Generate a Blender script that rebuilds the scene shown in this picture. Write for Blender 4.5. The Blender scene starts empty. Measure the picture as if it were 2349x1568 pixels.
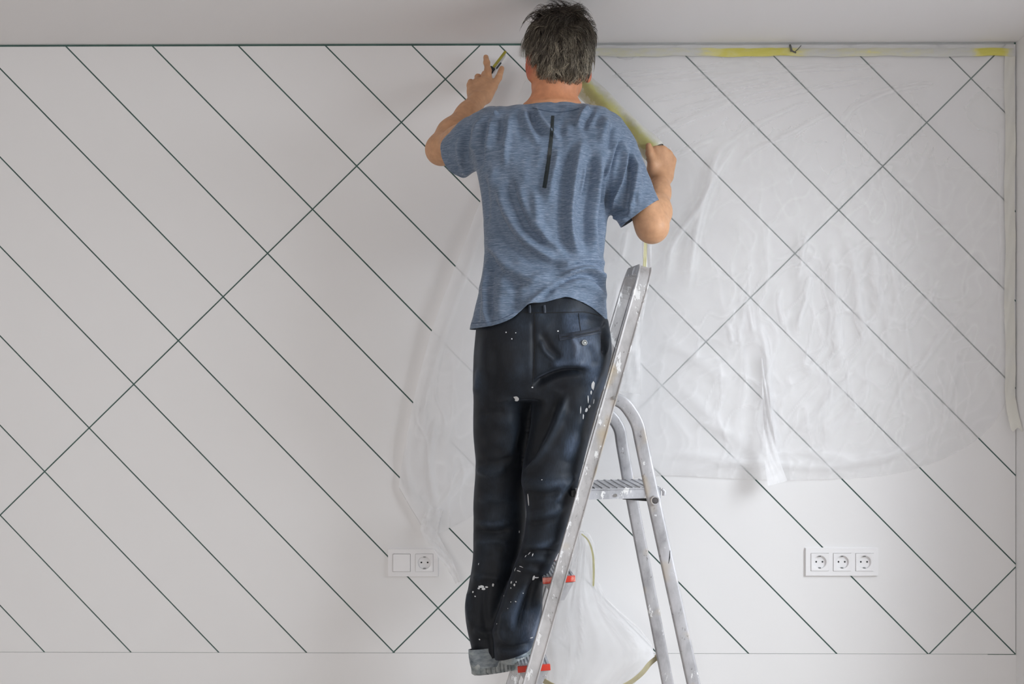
import bpy, bmesh, math, random
import numpy as np
from mathutils import Vector, Matrix
from mathutils.bvhtree import BVHTree

rng = np.random.default_rng(7)
random.seed(7)
scene = bpy.context.scene
COL = scene.collection

# ------------------------------------------------------------------ camera
F_PX, CXP, CYP = 2640.0, 1174.5, 880.0      # horizon at y = 880 (the photo is cropped off centre)
CAM = np.array([0.0, -3.5, 1.565])
YAW = math.radians(0.5)
cam_d = bpy.data.cameras.new('camera')
cam_d.sensor_width = 36.0
cam_d.lens = F_PX / 2349.0 * 36.0
cam_d.shift_y = (CYP - 784.0) / 2349.0
cam_d.clip_start = 0.05
cam_d.dof.use_dof = True
cam_d.dof.focus_distance = 2.98
cam_d.dof.aperture_fstop = 5.6
cam_o = bpy.data.objects.new('camera', cam_d)
cam_o.location = CAM
cam_o.rotation_euler = (math.pi / 2, 0, YAW)
COL.objects.link(cam_o)
scene.camera = cam_o
CR = np.array([math.cos(YAW), math.sin(YAW), 0.0])
CF = np.array([-math.sin(YAW), math.cos(YAW), 0.0])


def ray(px, py):
    d = CF + CR * ((px - CXP) / F_PX) + np.array([0, 0, 1.0]) * ((CYP - py) / F_PX)
    return d


def P(px, py, Y=0.0):
    """point seen at photo pixel (px,py) on the plane y = Y"""
    d = ray(px, py)
    return CAM + d * ((Y - CAM[1]) / d[1])


def proj(V):
    R = np.asarray(V, float) - CAM
    z = R @ CF
    return np.stack([CXP + F_PX * (R @ CR) / z, CYP - F_PX * R[..., 2] / z], -1)


# ------------------------------------------------------------------ light
CEIL = 2.6
XR = P(2331, 700)[0]          # right wall
XL, YB = -4.0, -6.5           # left wall, wall behind the camera
world = bpy.data.worlds.new('overcast_sky')
scene.world = world
world.use_nodes = True
bg = world.node_tree.nodes['Background']
bg.inputs[0].default_value = (0.86, 0.92, 1.0, 1)
bg.inputs[1].default_value = 1.0
scene.view_settings.view_transform = 'Standard'
scene.view_settings.look = 'None'
scene.view_settings.gamma = 1.0
scene.view_settings.use_curve_mapping = False
scene.view_settings.exposure = 0.0
scene.cycles.max_bounces = 10
scene.cycles.diffuse_bounces = 6
scene.cycles.transparent_max_bounces = 16


def area(name, loc, target, sx, sy, power, col):
    l = bpy.data.lights.new(name, 'AREA')
    l.shape = 'RECTANGLE'
    l.size, l.size_y = sx, sy
    l.energy = power
    l.color = col
    o = bpy.data.objects.new(name, l)
    o.location = loc
    d = Vector(target) - Vector(loc)
    o.rotation_euler = d.to_track_quat('-Z', 'Y').to_euler()
    COL.objects.link(o)
    return o


WIN_Y0, WIN_Y1, WIN_Z0, WIN_Z1 = -2.3, -0.75, 0.9, 2.35
area('daylight_side_window', (XR + 1.0, -1.4, 2.75), (XR - 0.7, -0.7, 1.05), 3.0, 2.4, 365.0, (0.89, 0.945, 1.0))
area('rear_fill_light', (-2.4, YB - 0.3, 1.6), (-1.6, 0.0, 1.2), 2.4, 1.8, 64.0, (1.0, 0.965, 0.945))  # added fill light behind the camera, not a known window


# ------------------------------------------------------------------ object helpers
def s2l(c):
    out = []
    for v in c[:3]:
        v = v / 255.0
        out.append(v / 12.92 if v <= 0.04045 else ((v + 0.055) / 1.055) ** 2.4)
    return (*out, 1.0)


def wloc(o):
    v = np.zeros(3)
    while o is not None:
        v = v + np.array(o.location)
        o = o.parent
    return v


def tag(o, label=None, cat=None, group=None, kind=None):
    if label: o['label'] = label
    if cat: o['category'] = cat
    if group: o['group'] = group
    if kind: o['kind'] = kind
    return o


def empty(name, loc, label, cat, group=None):
    o = bpy.data.objects.new(name, None)
    o.empty_display_size = 0.05
    o.location = loc
    COL.objects.link(o)
    return tag(o, label, cat, group)


def mk(name, V, F, mat, parent=None, smooth=False, attrs=None, origin=None):
    """mesh object from world-space vertices"""
    V = np.asarray(V, float).reshape(-1, 3)
    off = wloc(parent) if parent is not None else np.zeros(3)
    loc = np.zeros(3) if origin is None else np.asarray(origin, float) - off
    me = bpy.data.meshes.new(name)
    if isinstance(F, np.ndarray) and F.ndim == 2:
        n, k = F.shape
        me.vertices.add(len(V))
        me.vertices.foreach_set('co', (V - off - loc).ravel())
        me.loops.add(n * k)
        me.loops.foreach_set('vertex_index', F.ravel().astype(np.int32))
        me.polygons.add(n)
        me.polygons.foreach_set('loop_start', np.arange(0, n * k, k, dtype=np.int32))
        me.update(calc_edges=True)
        me.validate()
    else:
        me.from_pydata([tuple(v) for v in (V - off - loc)], [], [tuple(f) for f in F])
        me.update()
    if smooth:
        me.polygons.foreach_set('use_smooth', np.ones(len(me.polygons), bool))
    for k, a in (attrs or {}).items():
        a = np.asarray(a, np.float32)
        if a.ndim == 1:
            at = me.attributes.new(k, 'FLOAT', 'POINT')
            at.data.foreach_set('value', a)
        else:
            at = me.attributes.new(k, 'FLOAT_COLOR', 'POINT')
            at.data.foreach_set('color', np.concatenate([a, np.ones((len(a), 1), np.float32)], 1).ravel())
    if mat is not None:
        me.materials.append(mat)
    o = bpy.data.objects.new(name, me)
    o.location = loc
    COL.objects.link(o)
    if parent is not None:
        o.parent = parent
    return o


class MB:
    """collects simple solids into one mesh"""
    def __init__(self):
        self.V, self.F = [], []

    def add(self, V, F):
        b = len(self.V)
        self.V += [np.asarray(v, float) for v in V]
        self.F += [tuple(i + b for i in f) for f in F]
        return self

    def box(self, c, h, ax=None):
        c = np.asarray(c, float)
        ax = np.eye(3) if ax is None else np.asarray(ax, float)
        V = [c + ax[0] * (sx * h[0]) + ax[1] * (sy * h[1]) + ax[2] * (sz * h[2])
             for sx in (-1, 1) for sy in (-1, 1) for sz in (-1, 1)]
        return self.add(V, [(0, 1, 3, 2), (4, 6, 7, 5), (0, 4, 5, 1), (2, 3, 7, 6), (0, 2, 6, 4), (1, 5, 7, 3)])

    def prism(self, pts, d):
        """extrude polygon pts (3-D list) by vector d"""
        n = len(pts)
        V = [np.asarray(p, float) for p in pts] + [np.asarray(p, float) + d for p in pts]
        F = [tuple(range(n)), tuple(range(2 * n - 1, n - 1, -1))]
        F += [(i, i + n, (i + 1) % n + n, (i + 1) % n) for i in range(n)]
        return self.add(V, F)

    def tube(self, path, r, n=12, caps=True, flat=1.0):
        path = [np.asarray(p, float) for p in path]
        rr = r if hasattr(r, '__len__') else [r] * len(path)
        V, F = [], []
        prev = None
        for i, p in enumerate(path):
            t = path[min(i + 1, len(path) - 1)] - path[max(i - 1, 0)]
            t = t / np.linalg.norm(t)
            if prev is None:
                a = np.cross(t, [0, 0, 1.0])
                if np.linalg.norm(a) < 1e-3: a = np.cross(t, [0, 1.0, 0])
            else:
                a = prev - t * (prev @ t)
            a = a / np.linalg.norm(a)
            prev = a
            b = np.cross(t, a)
            for k in range(n):
                th = 2 * math.pi * k / n
                V.append(p + (a * math.cos(th) + b * math.sin(th) * flat) * rr[i])
        m = len(path)
        for i in range(m - 1):
            for k in range(n):
                F.append((i * n + k, i * n + (k + 1) % n, (i + 1) * n + (k + 1) % n, (i + 1) * n + k))
        if caps:
            F.append(tuple(range(n - 1, -1, -1)))
            F.append(tuple((m - 1) * n + k for k in range(n)))
        return self.add(V, F)

    def sweep(self, path, wax, prof):
        """sweep closed profile [(w,t)...]; w along the fixed axis wax, t along tangent x wax"""
        wax = np.asarray(wax, float)
        path = [np.asarray(p, float) for p in path]
        n, m = len(prof), len(path)
        V, F = [], []
        for i, p in enumerate(path):
            t = path[min(i + 1, m - 1)] - path[max(i - 1, 0)]
            t = t / np.linalg.norm(t)
            w = wax - t * (wax @ t)
            w = w / np.linalg.norm(w)
            b = np.cross(t, w)
            for (pw, pt) in prof:
                V.append(p + w * pw + b * pt)
        for i in range(m - 1):
            for k in range(n):
                F.append((i * n + k, (i + 1) * n + k, (i + 1) * n + (k + 1) % n, i * n + (k + 1) % n))
        F.append(tuple(range(n)))
        F.append(tuple((m - 1) * n + k for k in range(n - 1, -1, -1)))
        return self.add(V, F)

    def build(self, name, mat, parent=None, smooth=False, bevel=0.0, seg=2, origin=None):
        o = mk(name, self.V, self.F, mat, parent, False, origin=origin)
        bm = bmesh.new()
        bm.from_mesh(o.data)
        bmesh.ops.recalc_face_normals(bm, faces=bm.faces)
        if bevel > 0:
            es = [e for e in bm.edges if len(e.link_faces) == 2 and e.calc_face_angle(0) > 0.6]
            bmesh.ops.bevel(bm, geom=es, offset=bevel, segments=seg, affect='EDGES', profile=0.5, clamp_overlap=True)
        bm.to_mesh(o.data)
        bm.free()
        if smooth:
            o.data.polygons.foreach_set('use_smooth', np.ones(len(o.data.polygons), bool))
            try:
                o.data.set_sharp_from_angle(angle=0.7)
            except Exception:
                pass
        return o


# ------------------------------------------------------------------ materials
def nm(name):
    m = bpy.data.materials.new(name)
    m.use_nodes = True
    nt = m.node_tree
    return m, nt, nt.nodes, nt.links, nt.nodes['Principled BSDF']


def noise_node(nodes, links, scale, detail=4.0, vec=(1, 1, 1), rough=0.55, coord='Object'):
    tc = nodes.new('ShaderNodeTexCoord')
    mp = nodes.new('ShaderNodeMapping')
    mp.inputs['Scale'].default_value = vec
    links.new(tc.outputs[coord], mp.inputs['Vector'])
    n = nodes.new('ShaderNodeTexNoise')
    n.inputs['Scale'].default_value = scale
    n.inputs['Detail'].default_value = detail
    n.inputs['Roughness'].default_value = rough
    links.new(mp.outputs[0], n.inputs['Vector'])
    return n


def ramp_node(nodes, links, src, stops, interp='LINEAR'):
    r = nodes.new('ShaderNodeValToRGB')
    r.color_ramp.interpolation = interp
    el = r.color_ramp.elements
    while len(el) < len(stops): el.new(0.5)
    for e, (p, c) in zip(el, stops):
        e.position = p
        e.color = c if len(c) == 4 else (*c, 1)
    links.new(src, r.inputs[0])
    return r


def bump_node(nodes, links, src, strength, dist, bs):
    b = nodes.new('ShaderNodeBump')
    b.inputs['Strength'].default_value = strength
    b.inputs['Distance'].default_value = dist
    links.new(src, b.inputs['Height'])
    links.new(b.outputs[0], bs.inputs['Normal'])
    return b


def mixc(nodes, links, fac, a, b, mode='MIX'):
    m = nodes.new('ShaderNodeMix')
    m.data_type = 'RGBA'
    m.blend_type = mode
    for sock, v in ((m.inputs[0], fac), (m.inputs[6], a), (m.inputs[7], b)):
        if hasattr(v, 'links'): links.new(v, sock)
        else: sock.default_value = v
    return m.outputs[2]


def simple(name, srgb, rough=0.5, metal=0.0, var=0.0, scale=20, bump=0.0, spec=0.5, bscale=None):
    m, nt, nodes, links, bs = nm(name)
    c = s2l(srgb)
    bs.inputs['Base Color'].default_value = c
    bs.inputs['Roughness'].default_value = rough
    bs.inputs['Metallic'].default_value = metal
    bs.inputs['Specular IOR Level'].default_value = spec
    if var > 0 or bump > 0:
        n = noise_node(nodes, links, scale)
        if var > 0:
            lo = tuple(x * (1 - var) for x in c[:3])
            hi = tuple(min(1, x * (1 + var)) for x in c[:3])
            r = ramp_node(nodes, links, n.outputs[0], [(0.3, lo), (0.7, hi)])
            links.new(r.outputs[0], bs.inputs['Base Color'])
        if bump > 0:
            n2 = noise_node(nodes, links, bscale or scale * 4)
            bump_node(nodes, links, n2.outputs[0], 0.5, bump, bs)
    return m


M_WALL = simple('white_wall_paint', (232, 231, 231), 0.55, var=0.012, scale=1.6, bump=0.0004, bscale=90)
M_PANEL = simple('white_panel_paint', (234, 233, 233), 0.42, var=0.01, scale=1.3, bump=0.00025, bscale=70)
M_CEIL = simple('ceiling_paint', (241, 239, 239), 0.7, var=0.01, scale=1.5)
M_FLOOR = simple('pale_floor', (180, 172, 163), 0.4, var=0.05, scale=6)
M_GREEN = simple('dark_green_backing', (68, 98, 91), 0.7, var=0.2, scale=14)
M_PLASTIC = simple('white_socket_plastic', (238, 237, 238), 0.28, spec=0.5, var=0.004)
M_DARK = simple('dark_hole', (22, 26, 28), 0.6, var=0.1)
M_CLIP = simple('earth_clip_metal', (128, 130, 130), 0.35, 0.8, var=0.1)

# ------------------------------------------------------------------ the room
def structure(o):
    o['kind'] = 'structure'
    return o

T = 0.15
structure(MB().box(((XL + XR) / 2, YB / 2, -0.05), ((XR - XL) / 2 + T, -YB / 2 + T, 0.05)).build('floor', M_FLOOR))
structure(MB().box(((XL + XR) / 2, YB / 2, CEIL + 0.05), ((XR - XL) / 2 + T, -YB / 2 + T, 0.05)).build('ceiling', M_CEIL))
structure(MB().box((XL - T / 2, YB / 2, CEIL / 2), (T / 2, -YB / 2 + T, CEIL / 2)).build('wall_left', M_WALL))
# right wall with the window opening that lights the room
w = MB()
def span(y0, y1, z0, z1):
    w.box((XR + T / 2, (y0 + y1) / 2, (z0 + z1) / 2), (T / 2, (y1 - y0) / 2, (z1 - z0) / 2))
span(YB - T, WIN_Y0, 0, CEIL); span(WIN_Y1, T, 0, CEIL); span(WIN_Y0, WIN_Y1, 0, WIN_Z0); span(WIN_Y0, WIN_Y1, WIN_Z1, CEIL)
structure(w.build('wall_right', M_WALL))
w = MB()
RX0, RX1, RZ0, RZ1 = -3.5, -1.1, 0.6, 2.25  # unseen opening, added only to let the rear fill light in
def spanx(x0, x1, z0, z1):
    w.box(((x0 + x1) / 2, YB - T / 2, (z0 + z1) / 2), ((x1 - x0) / 2, T / 2, (z1 - z0) / 2))
spanx(XL - T, RX0, 0, CEIL); spanx(RX1, XR + T, 0, CEIL); spanx(RX0, RX1, 0, RZ0); spanx(RX0, RX1, RZ1, CEIL)
structure(w.build('wall_rear', M_WALL))

# back wall: dark green backing, every white panel a piece of its own with open joints
GAP, PDEP = 0.0042, 0.0028
wall = structure(MB().box(((XL + XR) / 2, PDEP + 0.075, CEIL / 2), ((XR - XL) / 2, 0.075, CEIL / 2)).build('wall_back', M_GREEN))
ZB = P(1174, 1498.5)[2]
LINES = [((0, 1388), (97, 1490)), ((0, 1181), (301, 1496)), ((0, 975), (503, 1497)), ((0, 770), (704, 1497)),
         ((0, 565), (903, 1495)), ((0, 360), (1105, 1497)), ((0, 157), (917, 1095)), ((148, 103), (1505, 1495)),
         ((344, 100), (1717, 1498)), ((542, 100), (1918, 1497)), ((740, 98), (2125, 1495)), ((939, 98), (2325, 1495)),
         ((1142, 100), (2327, 1290)), ((1385, 140), (2327, 1087)), ((1575, 130), (2330, 890)), ((1766, 119), (2320, 680)),
         ((1975, 130), (2320, 475)), ((2183, 135), (2300, 252)),
         ((0, 1181), (1105, 100)), ((903, 1495), (2283, 125)), ((2137, 1494), (2327, 1303))]
for k in range(1, 9):
    LINES.append(((-200 * k, 1388), (97 - 200 * k, 1490)))
LINES.append(((-1550, 1495), (-180, 125)))
polys = [[(XL, ZB), (XR + 0.0004, ZB), (XR + 0.0004, CEIL - 0.0045), (XL, CEIL - 0.0045)]]


def split(poly, a, n):
    pos, neg = [], []
    s = [n[0] * (p[0] - a[0]) + n[1] * (p[1] - a[1]) for p in poly]
    for i, p in enumerate(poly):
        q, sp, sq = poly[(i + 1) % len(poly)], s[i], s[(i + 1) % len(poly)]
        if sp >= 0: pos.append(p)
        if sp <= 0: neg.append(p)
        if sp * sq < 0:
            t = sp / (sp - sq)
            x = (p[0] + t * (q[0] - p[0]), p[1] + t * (q[1] - p[1]))
            pos.append(x); neg.append(x)
    return pos, neg


def parea(p):
    return 0.5 * sum(p[i][0] * p[(i + 1) % len(p)][1] - p[(i + 1) % len(p)][0] * p[i][1] for i in range(len(p)))


def inset(poly, d):
    poly = poly if parea(poly) > 0 else poly[::-1]
    out = poly
    for i in range(len(poly)):
        p, q = np.array(poly[i]), np.array(poly[(i + 1) % len(poly)])
        e = q - p
        L = np.linalg.norm(e)
        if L < 1e-6: continue
        nrm = np.array([-e[1], e[0]]) / L
        out, _ = split(out, p + nrm * d, nrm)
        if len(out) < 3: return []
    res = []
    for p in out:
        if not res or math.dist(p, res[-1]) > 1e-5: res.append(p)
    return res


for (p, q) in LINES:
    a, b = P(*p), P(*q)
    a2, b2 = np.array([a[0], a[2]]), np.array([b[0], b[2]])
    e = (b2 - a2) / np.linalg.norm(b2 - a2)
    n = np.array([-e[1], e[0]])
    new = []
    for poly in polys:
        s, t = split(poly, a2, n)
        for x in (s, t):
            if len(x) >= 3 and abs(parea(x)) > 1e-6: new.append(x)
    polys = new
for poly in polys:
    ip = inset(poly, GAP / 2)
    if len(ip) < 3 or abs(parea(ip)) < 2e-5: continue
    MB().prism([(x, 0.0, z) for x, z in ip], np.array([0, PDEP, 0])).build('panel', M_PANEL, wall)
XD = P(2266, 1500)[0]
MB().box(((XL + XD) / 2, PDEP / 2 + 0.0007, (ZB + 0.0008) / 2), ((XD - XL) / 2, PDEP / 2 - 0.0007, (ZB + 0.0008) / 2)).box(((XR + XD) / 2, PDEP / 2 + 0.0005, (ZB - 0.0005) / 2), ((XR - XD) / 2, PDEP / 2 - 0.0005, (ZB - 0.0005) / 2)).build('lower_board', M_PANEL, wall)


# ------------------------------------------------------------------ sockets
def rounded(cx, cz, hw, hh, r, y, n=5):
    pts = []
    for (sx, sz, a0) in ((1, 1, 0), (-1, 1, 90), (-1, -1, 180), (1, -1, 270)):
        for k in range(n + 1):
            a = math.radians(a0 + 90 * k / n)
            pts.append((cx + sx * (hw - r) + r * math.cos(a), y, cz + sz * (hh - r) + r * math.sin(a)))
    return pts


def socket_meshes():
    """socket insert centred on the origin, facing -y (built once, shared)"""
    N = 48
    V, F = [], []
    half = 0.0265
    ring = []
    for k in range(N):
        a = 2 * math.pi * k / N
        c, s = math.cos(a), math.sin(a)
        m = half / max(abs(c), abs(s))
        ring.append((c * m, s * m))
    prof = [(None, 0.0), (None, -0.0032), (0.0205, -0.0036), (0.0196, -0.0032), (0.0188, 0.0045), (0.004, 0.0045)]
    for j, (r, y) in enumerate(prof):
        for k in range(N):
            a = 2 * math.pi * k / N
            if r is None: V.append((ring[k][0], y, ring[k][1]))
            else: V.append((r * math.cos(a), y, r * math.sin(a)))
    for j in range(len(prof) - 1):
        for k in range(N):
            F.append((j * N + k, j * N + (k + 1) % N, (j + 1) * N + (k + 1) % N, (j + 1) * N + k))
    F.append(tuple((len(prof) - 1) * N + k for k in range(N)))
    return V, F


SV, SF = socket_meshes()


def add_socket(c, parent):
    b = MB().add([np.array(v) + c for v in SV], SF).build('socket_insert', M_PLASTIC, parent, smooth=True, origin=c)
    for s in (-1, 1):
        MB().tube([c + (s * 0.0095, 0.0042, 0.0), c + (s * 0.0095, 0.0050, 0.0)], 0.0027, 16).build('pin_hole', M_DARK, b)
        MB().box(c + (0, 0.0005, s * 0.0180), (0.0034, 0.0036, 0.0018)).build('earth_clip', M_CLIP, b, bevel=0.0005)
    return b


def frame_plate(parent, c, hw, hh, holes):
    """wall frame with square openings"""
    m = MB()
    y0, y1 = -0.0085, 0.0
    o = 0.0272
    xs = [-hw] + [v for h in holes for v in (h - o, h + o)] + [hw]
    for i in range(0, len(xs) - 1, 2):
        m.box(c + ((xs[i] + xs[i + 1]) / 2, (y0 + y1) / 2, 0), ((xs[i + 1] - xs[i]) / 2, (y1 - y0) / 2, hh))
    for h in holes:
        for s in (-1, 1):
            m.box(c + (h, (y0 + y1) / 2, s * (hh + o) / 2), (o, (y1 - y0) / 2, (hh - o) / 2))
    b = m.build('frame', M_PLASTIC, parent)
    bm = bmesh.new(); bm.from_mesh(b.data)
    bmesh.ops.remove_doubles(bm, verts=bm.verts, dist=1e-5)
    dup = [f for f in bm.faces if all(len(e.link_faces) > 2 for e in f.edges)]
    bm.to_mesh(b.data); bm.free()
    MB().box(c + (0, -0.0012, 0), (hw + 0.0012, 0.0012, hh + 0.0012)).build('back_plate', M_PLASTIC, parent, bevel=0.0005)


# triple socket
c = P(1930, 1287.5)
tri = empty('socket_panel', c, 'white triple wall socket panel with three round sockets on the lower right wall', 'socket')
frame_plate(tri, c, 0.1095, 0.0415, (-0.0675, 0.0, 0.0675))
for k in (-1, 0, 1):
    add_socket(c + np.array([k * 0.0675, -0.0075, 0]), tri)
# switch + socket
c = P(948, 1289)
swp = empty('switch_panel', c, 'white wall plate with one blank switch and one round socket, left of the man\'s shins', 'switch')
frame_plate(swp, c, 0.0755, 0.0415, (-0.0345, 0.0345))
add_socket(c + np.array([0.0345, -0.0075, 0]), swp)
cc = c + np.array([-0.0345, 0, 0])
V = [cc + (sx * 0.0262, y, sz * 0.0262) for (y, sx, sz) in
     [(-0.004, -1, -1), (-0.004, 1, -1), (-0.004, 1, 1), (-0.004, -1, 1), (-0.0125, -1, -1), (-0.0125, 1, -1), (-0.0105, 1, 1), (-0.0105, -1, 1)]]
MB().add(V, [(0, 1, 2, 3), (4, 7, 6, 5), (0, 4, 5, 1), (1, 5, 6, 2), (2, 6, 7, 3), (3, 7, 4, 0)]).build('rocker', M_PLASTIC, swp, bevel=0.0009)


# ------------------------------------------------------------------ volume modelling (signed distances -> mesh)
def vec(*a):
    return np.array(a, np.float32)


class Cone:
    def __init__(s, a, b, ra, rb=None, k=0.012, op='u'):
        s.a, s.b = np.asarray(a, np.float32), np.asarray(b, np.float32)
        s.ra, s.rb, s.k, s.op = ra, ra if rb is None else rb, k, op
        s.c = (s.a + s.b) / 2
        s.R = np.linalg.norm(s.b - s.a) / 2 + max(s.ra, s.rb)

    def d(s, p):
        ba = s.b - s.a
        L = float(ba @ ba)
        pa = p - s.a
        t = np.clip((pa @ ba) / max(L, 1e-9), 0, 1)
        return np.linalg.norm(pa - t[..., None] * ba, axis=-1) - (s.ra + (s.rb - s.ra) * t)


class Ell:
    def __init__(s, c, r, rot=None, k=0.012, op='u'):
        s.c, s.r = np.asarray(c, np.float32), np.asarray(r, np.float32)
        s.M = np.eye(3, dtype=np.float32) if rot is None else np.asarray(rot, np.float32)   # columns = local axes
        s.k, s.op, s.R = k, op, float(max(r))

    def d(s, p):
        q = (p - s.c) @ s.M
        k0 = np.linalg.norm(q / s.r, axis=-1)
        k1 = np.linalg.norm(q / (s.r * s.r), axis=-1)
        return np.where(k1 > 1e-6, k0 * (k0 - 1) / np.maximum(k1, 1e-6), -min(s.r))


class Tube:
    """elliptic tube along z; knots = (z, cx, cy, a, b[, power])"""
    def __init__(s, knots, k=0.02, op='u'):
        K = np.array(sorted(knots), float)
        z = K[:, 0]
        zz = np.linspace(z[0], z[-1], 240)
        out = [zz]
        for j in range(1, 5):
            v = K[:, j]
            m = np.gradient(v, z)
            i = np.clip(np.searchsorted(z, zz) - 1, 0, len(z) - 2)
            h = z[i + 1] - z[i]
            t = (zz - z[i]) / h
            out.append((2 * t**3 - 3 * t**2 + 1) * v[i] + (t**3 - 2 * t**2 + t) * h * m[i] + (-2 * t**3 + 3 * t**2) * v[i + 1] + (t**3 - t**2) * h * m[i + 1])
        s.K = out
        s.k, s.op = k, op
        s.z0, s.z1 = z[0], z[-1]
        s.c = np.array([K[:, 1].mean(), K[:, 2].mean(), (z[0] + z[-1]) / 2], np.float32)
        s.R = math.hypot((z[-1] - z[0]) / 2, max(K[:, 3].max(), K[:, 4].max()) + max(np.ptp(K[:, 1]), np.ptp(K[:, 2])))

    def d(s, p):
        z = p[..., 2]
        cx, cy, a, b = (np.interp(z, s.K[0], s.K[j]).astype(np.float32) for j in range(1, 5))
        x, y = p[..., 0] - cx, p[..., 1] - cy
        k0 = np.sqrt((x / a)**2 + (y / b)**2)
        k1 = np.sqrt((x / (a * a))**2 + (y / (b * b))**2)
        d = np.where(k1 > 1e-5, k0 * (k0 - 1) / np.maximum(k1, 1e-5), -np.minimum(a, b))
        return np.maximum(d, np.maximum(z - s.z1, s.z0 - z))


def volume(prims, h, pad=0.03):
    lo = np.min([q.c - q.R for q in prims if q.op == 'u'], 0) - pad
    hi = np.max([q.c + q.R for q in prims if q.op == 'u'], 0) + pad
    B = 8
    nb = np.ceil((hi - lo) / (B * h)).astype(int) + 1
    bi = np.stack(np.meshgrid(*[np.arange(n) for n in nb], indexing='ij'), -1).reshape(-1, 3)
    bc = (lo + (bi + 0.5) * B * h).astype(np.float32)

    def ev(pts, cen, slack):
        D = np.full(pts.shape[:-1], 1.0, np.float32)
        for q in prims:
            m = np.linalg.norm(cen - q.c, axis=-1) < q.R + slack + 0.06 + q.k
            if not m.any(): continue
            d = q.d(pts[m]).astype(np.float32)
            o = D[m]
            if q.op == 'u':
                hh = np.maximum(q.k - np.abs(o - d), 0) / q.k
                D[m] = np.minimum(o, d) - hh * hh * q.k * 0.25
            else:
                hh = np.maximum(q.k - np.abs(o + d), 0) / q.k
                D[m] = np.maximum(o, -d) + hh * hh * q.k * 0.25
        return D
    half = B * h * 0.5 * 1.7321
    Dc = ev(bc[:, None, :], bc, half)[:, 0]
    act = np.where(np.abs(Dc) < half * 1.7 + 0.01)[0]
    F = np.repeat(np.repeat(np.repeat(np.where(Dc < 0, -1.0, 1.0).astype(np.float32).reshape(nb), B, 0), B, 1), B, 2)
    F6 = F.reshape(nb[0], B, nb[1], B, nb[2], B)
    off = np.stack(np.meshgrid(*[np.arange(B)] * 3, indexing='ij'), -1).reshape(-1, 3)
    for s in range(0, len(act), 1500):
        a = act[s:s + 1500]
        pts = (lo + (bi[a][:, None, :] * B + off[None]) * h).astype(np.float32)
        D = ev(pts, bc[a], half)
        I = bi[a]
        F6[I[:, 0], :, I[:, 1], :, I[:, 2], :] = D.reshape(-1, B, B, B)
    return nets(F, lo, h)


def nets(F, lo, h):
    S = F < 0
    nx, ny, nz = F.shape
    cnt = np.zeros((nx - 1, ny - 1, nz - 1), np.int8)
    for dx in (0, 1):
        for dy in (0, 1):
            for dz in (0, 1):
                cnt += S[dx:nx - 1 + dx, dy:ny - 1 + dy, dz:nz - 1 + dz]
    I = np.argwhere((cnt > 0) & (cnt < 8))
    idx = np.full(cnt.shape, -1, np.int32)
    idx[I[:, 0], I[:, 1], I[:, 2]] = np.arange(len(I))
    acc = np.zeros((len(I), 3)); n = np.zeros(len(I))
    corner = [(a, b, c) for a in (0, 1) for b in (0, 1) for c in (0, 1)]
    val = {c: F[I[:, 0] + c[0], I[:, 1] + c[1], I[:, 2] + c[2]] for c in corner}
    for a in corner:
        for ax in range(3):
            if a[ax] == 0:
                b = tuple(1 if i == ax else a[i] for i in range(3))
                va, vb = val[a], val[b]
                m = (va < 0) != (vb < 0)
                t = va[m] / (va[m] - vb[m])
                p = np.tile(np.array(a, float), (m.sum(), 1)); p[:, ax] += t
                acc[m] += p; n[m] += 1
    V = lo + (I + acc / n[:, None]) * h
    Q = []
    for ax in range(3):
        u, v = (ax + 1) % 3, (ax + 2) % 3
        sl0 = [slice(1, -1)] * 3; sl1 = [slice(1, -1)] * 3
        sl0[ax], sl1[ax] = slice(0, -1), slice(1, None)
        A, Bq = S[tuple(sl0)], S[tuple(sl1)]
        for flip, m in ((False, A & ~Bq), (True, ~A & Bq)):
            E = np.argwhere(m)
            E = E + np.array([0 if i == ax else 1 for i in range(3)])
            def g(du, dv):
                G = E.copy(); G[:, u] += du; G[:, v] += dv
                return idx[G[:, 0], G[:, 1], G[:, 2]]
            q = np.stack([g(-1, -1), g(0, -1), g(0, 0), g(-1, 0)], 1)
            Q.append(q[:, ::-1] if flip else q)
    Q = np.concatenate(Q)
    return V, Q[(Q >= 0).all(1)]


def smooth_mesh(V, Q, it=2, lam=0.5):
    n, k = len(V), Q.shape[1]
    E = np.unique(np.sort(np.concatenate([Q[:, [i, (i + 1) % k]] for i in range(k)]), 1), axis=0)
    deg = np.bincount(E.ravel(), minlength=n)[:, None]
    for _ in range(it):
        A = np.zeros_like(V)
        for j in range(3):
            A[:, j] = np.bincount(E[:, 0], V[E[:, 1], j], n) + np.bincount(E[:, 1], V[E[:, 0], j], n)
        V = V + lam * (A / np.maximum(deg, 1) - V)
    return V


def normals(V, Q):
    N = np.zeros_like(V)
    fn = np.cross(V[Q[:, 2]] - V[Q[:, 0]], V[Q[:, -1]] - V[Q[:, 1]])
    for i in range(Q.shape[1]):
        for j in range(3):
            N[:, j] += np.bincount(Q[:, i], fn[:, j], len(V))
    return N / np.maximum(np.linalg.norm(N, axis=1, keepdims=True), 1e-12)


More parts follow.
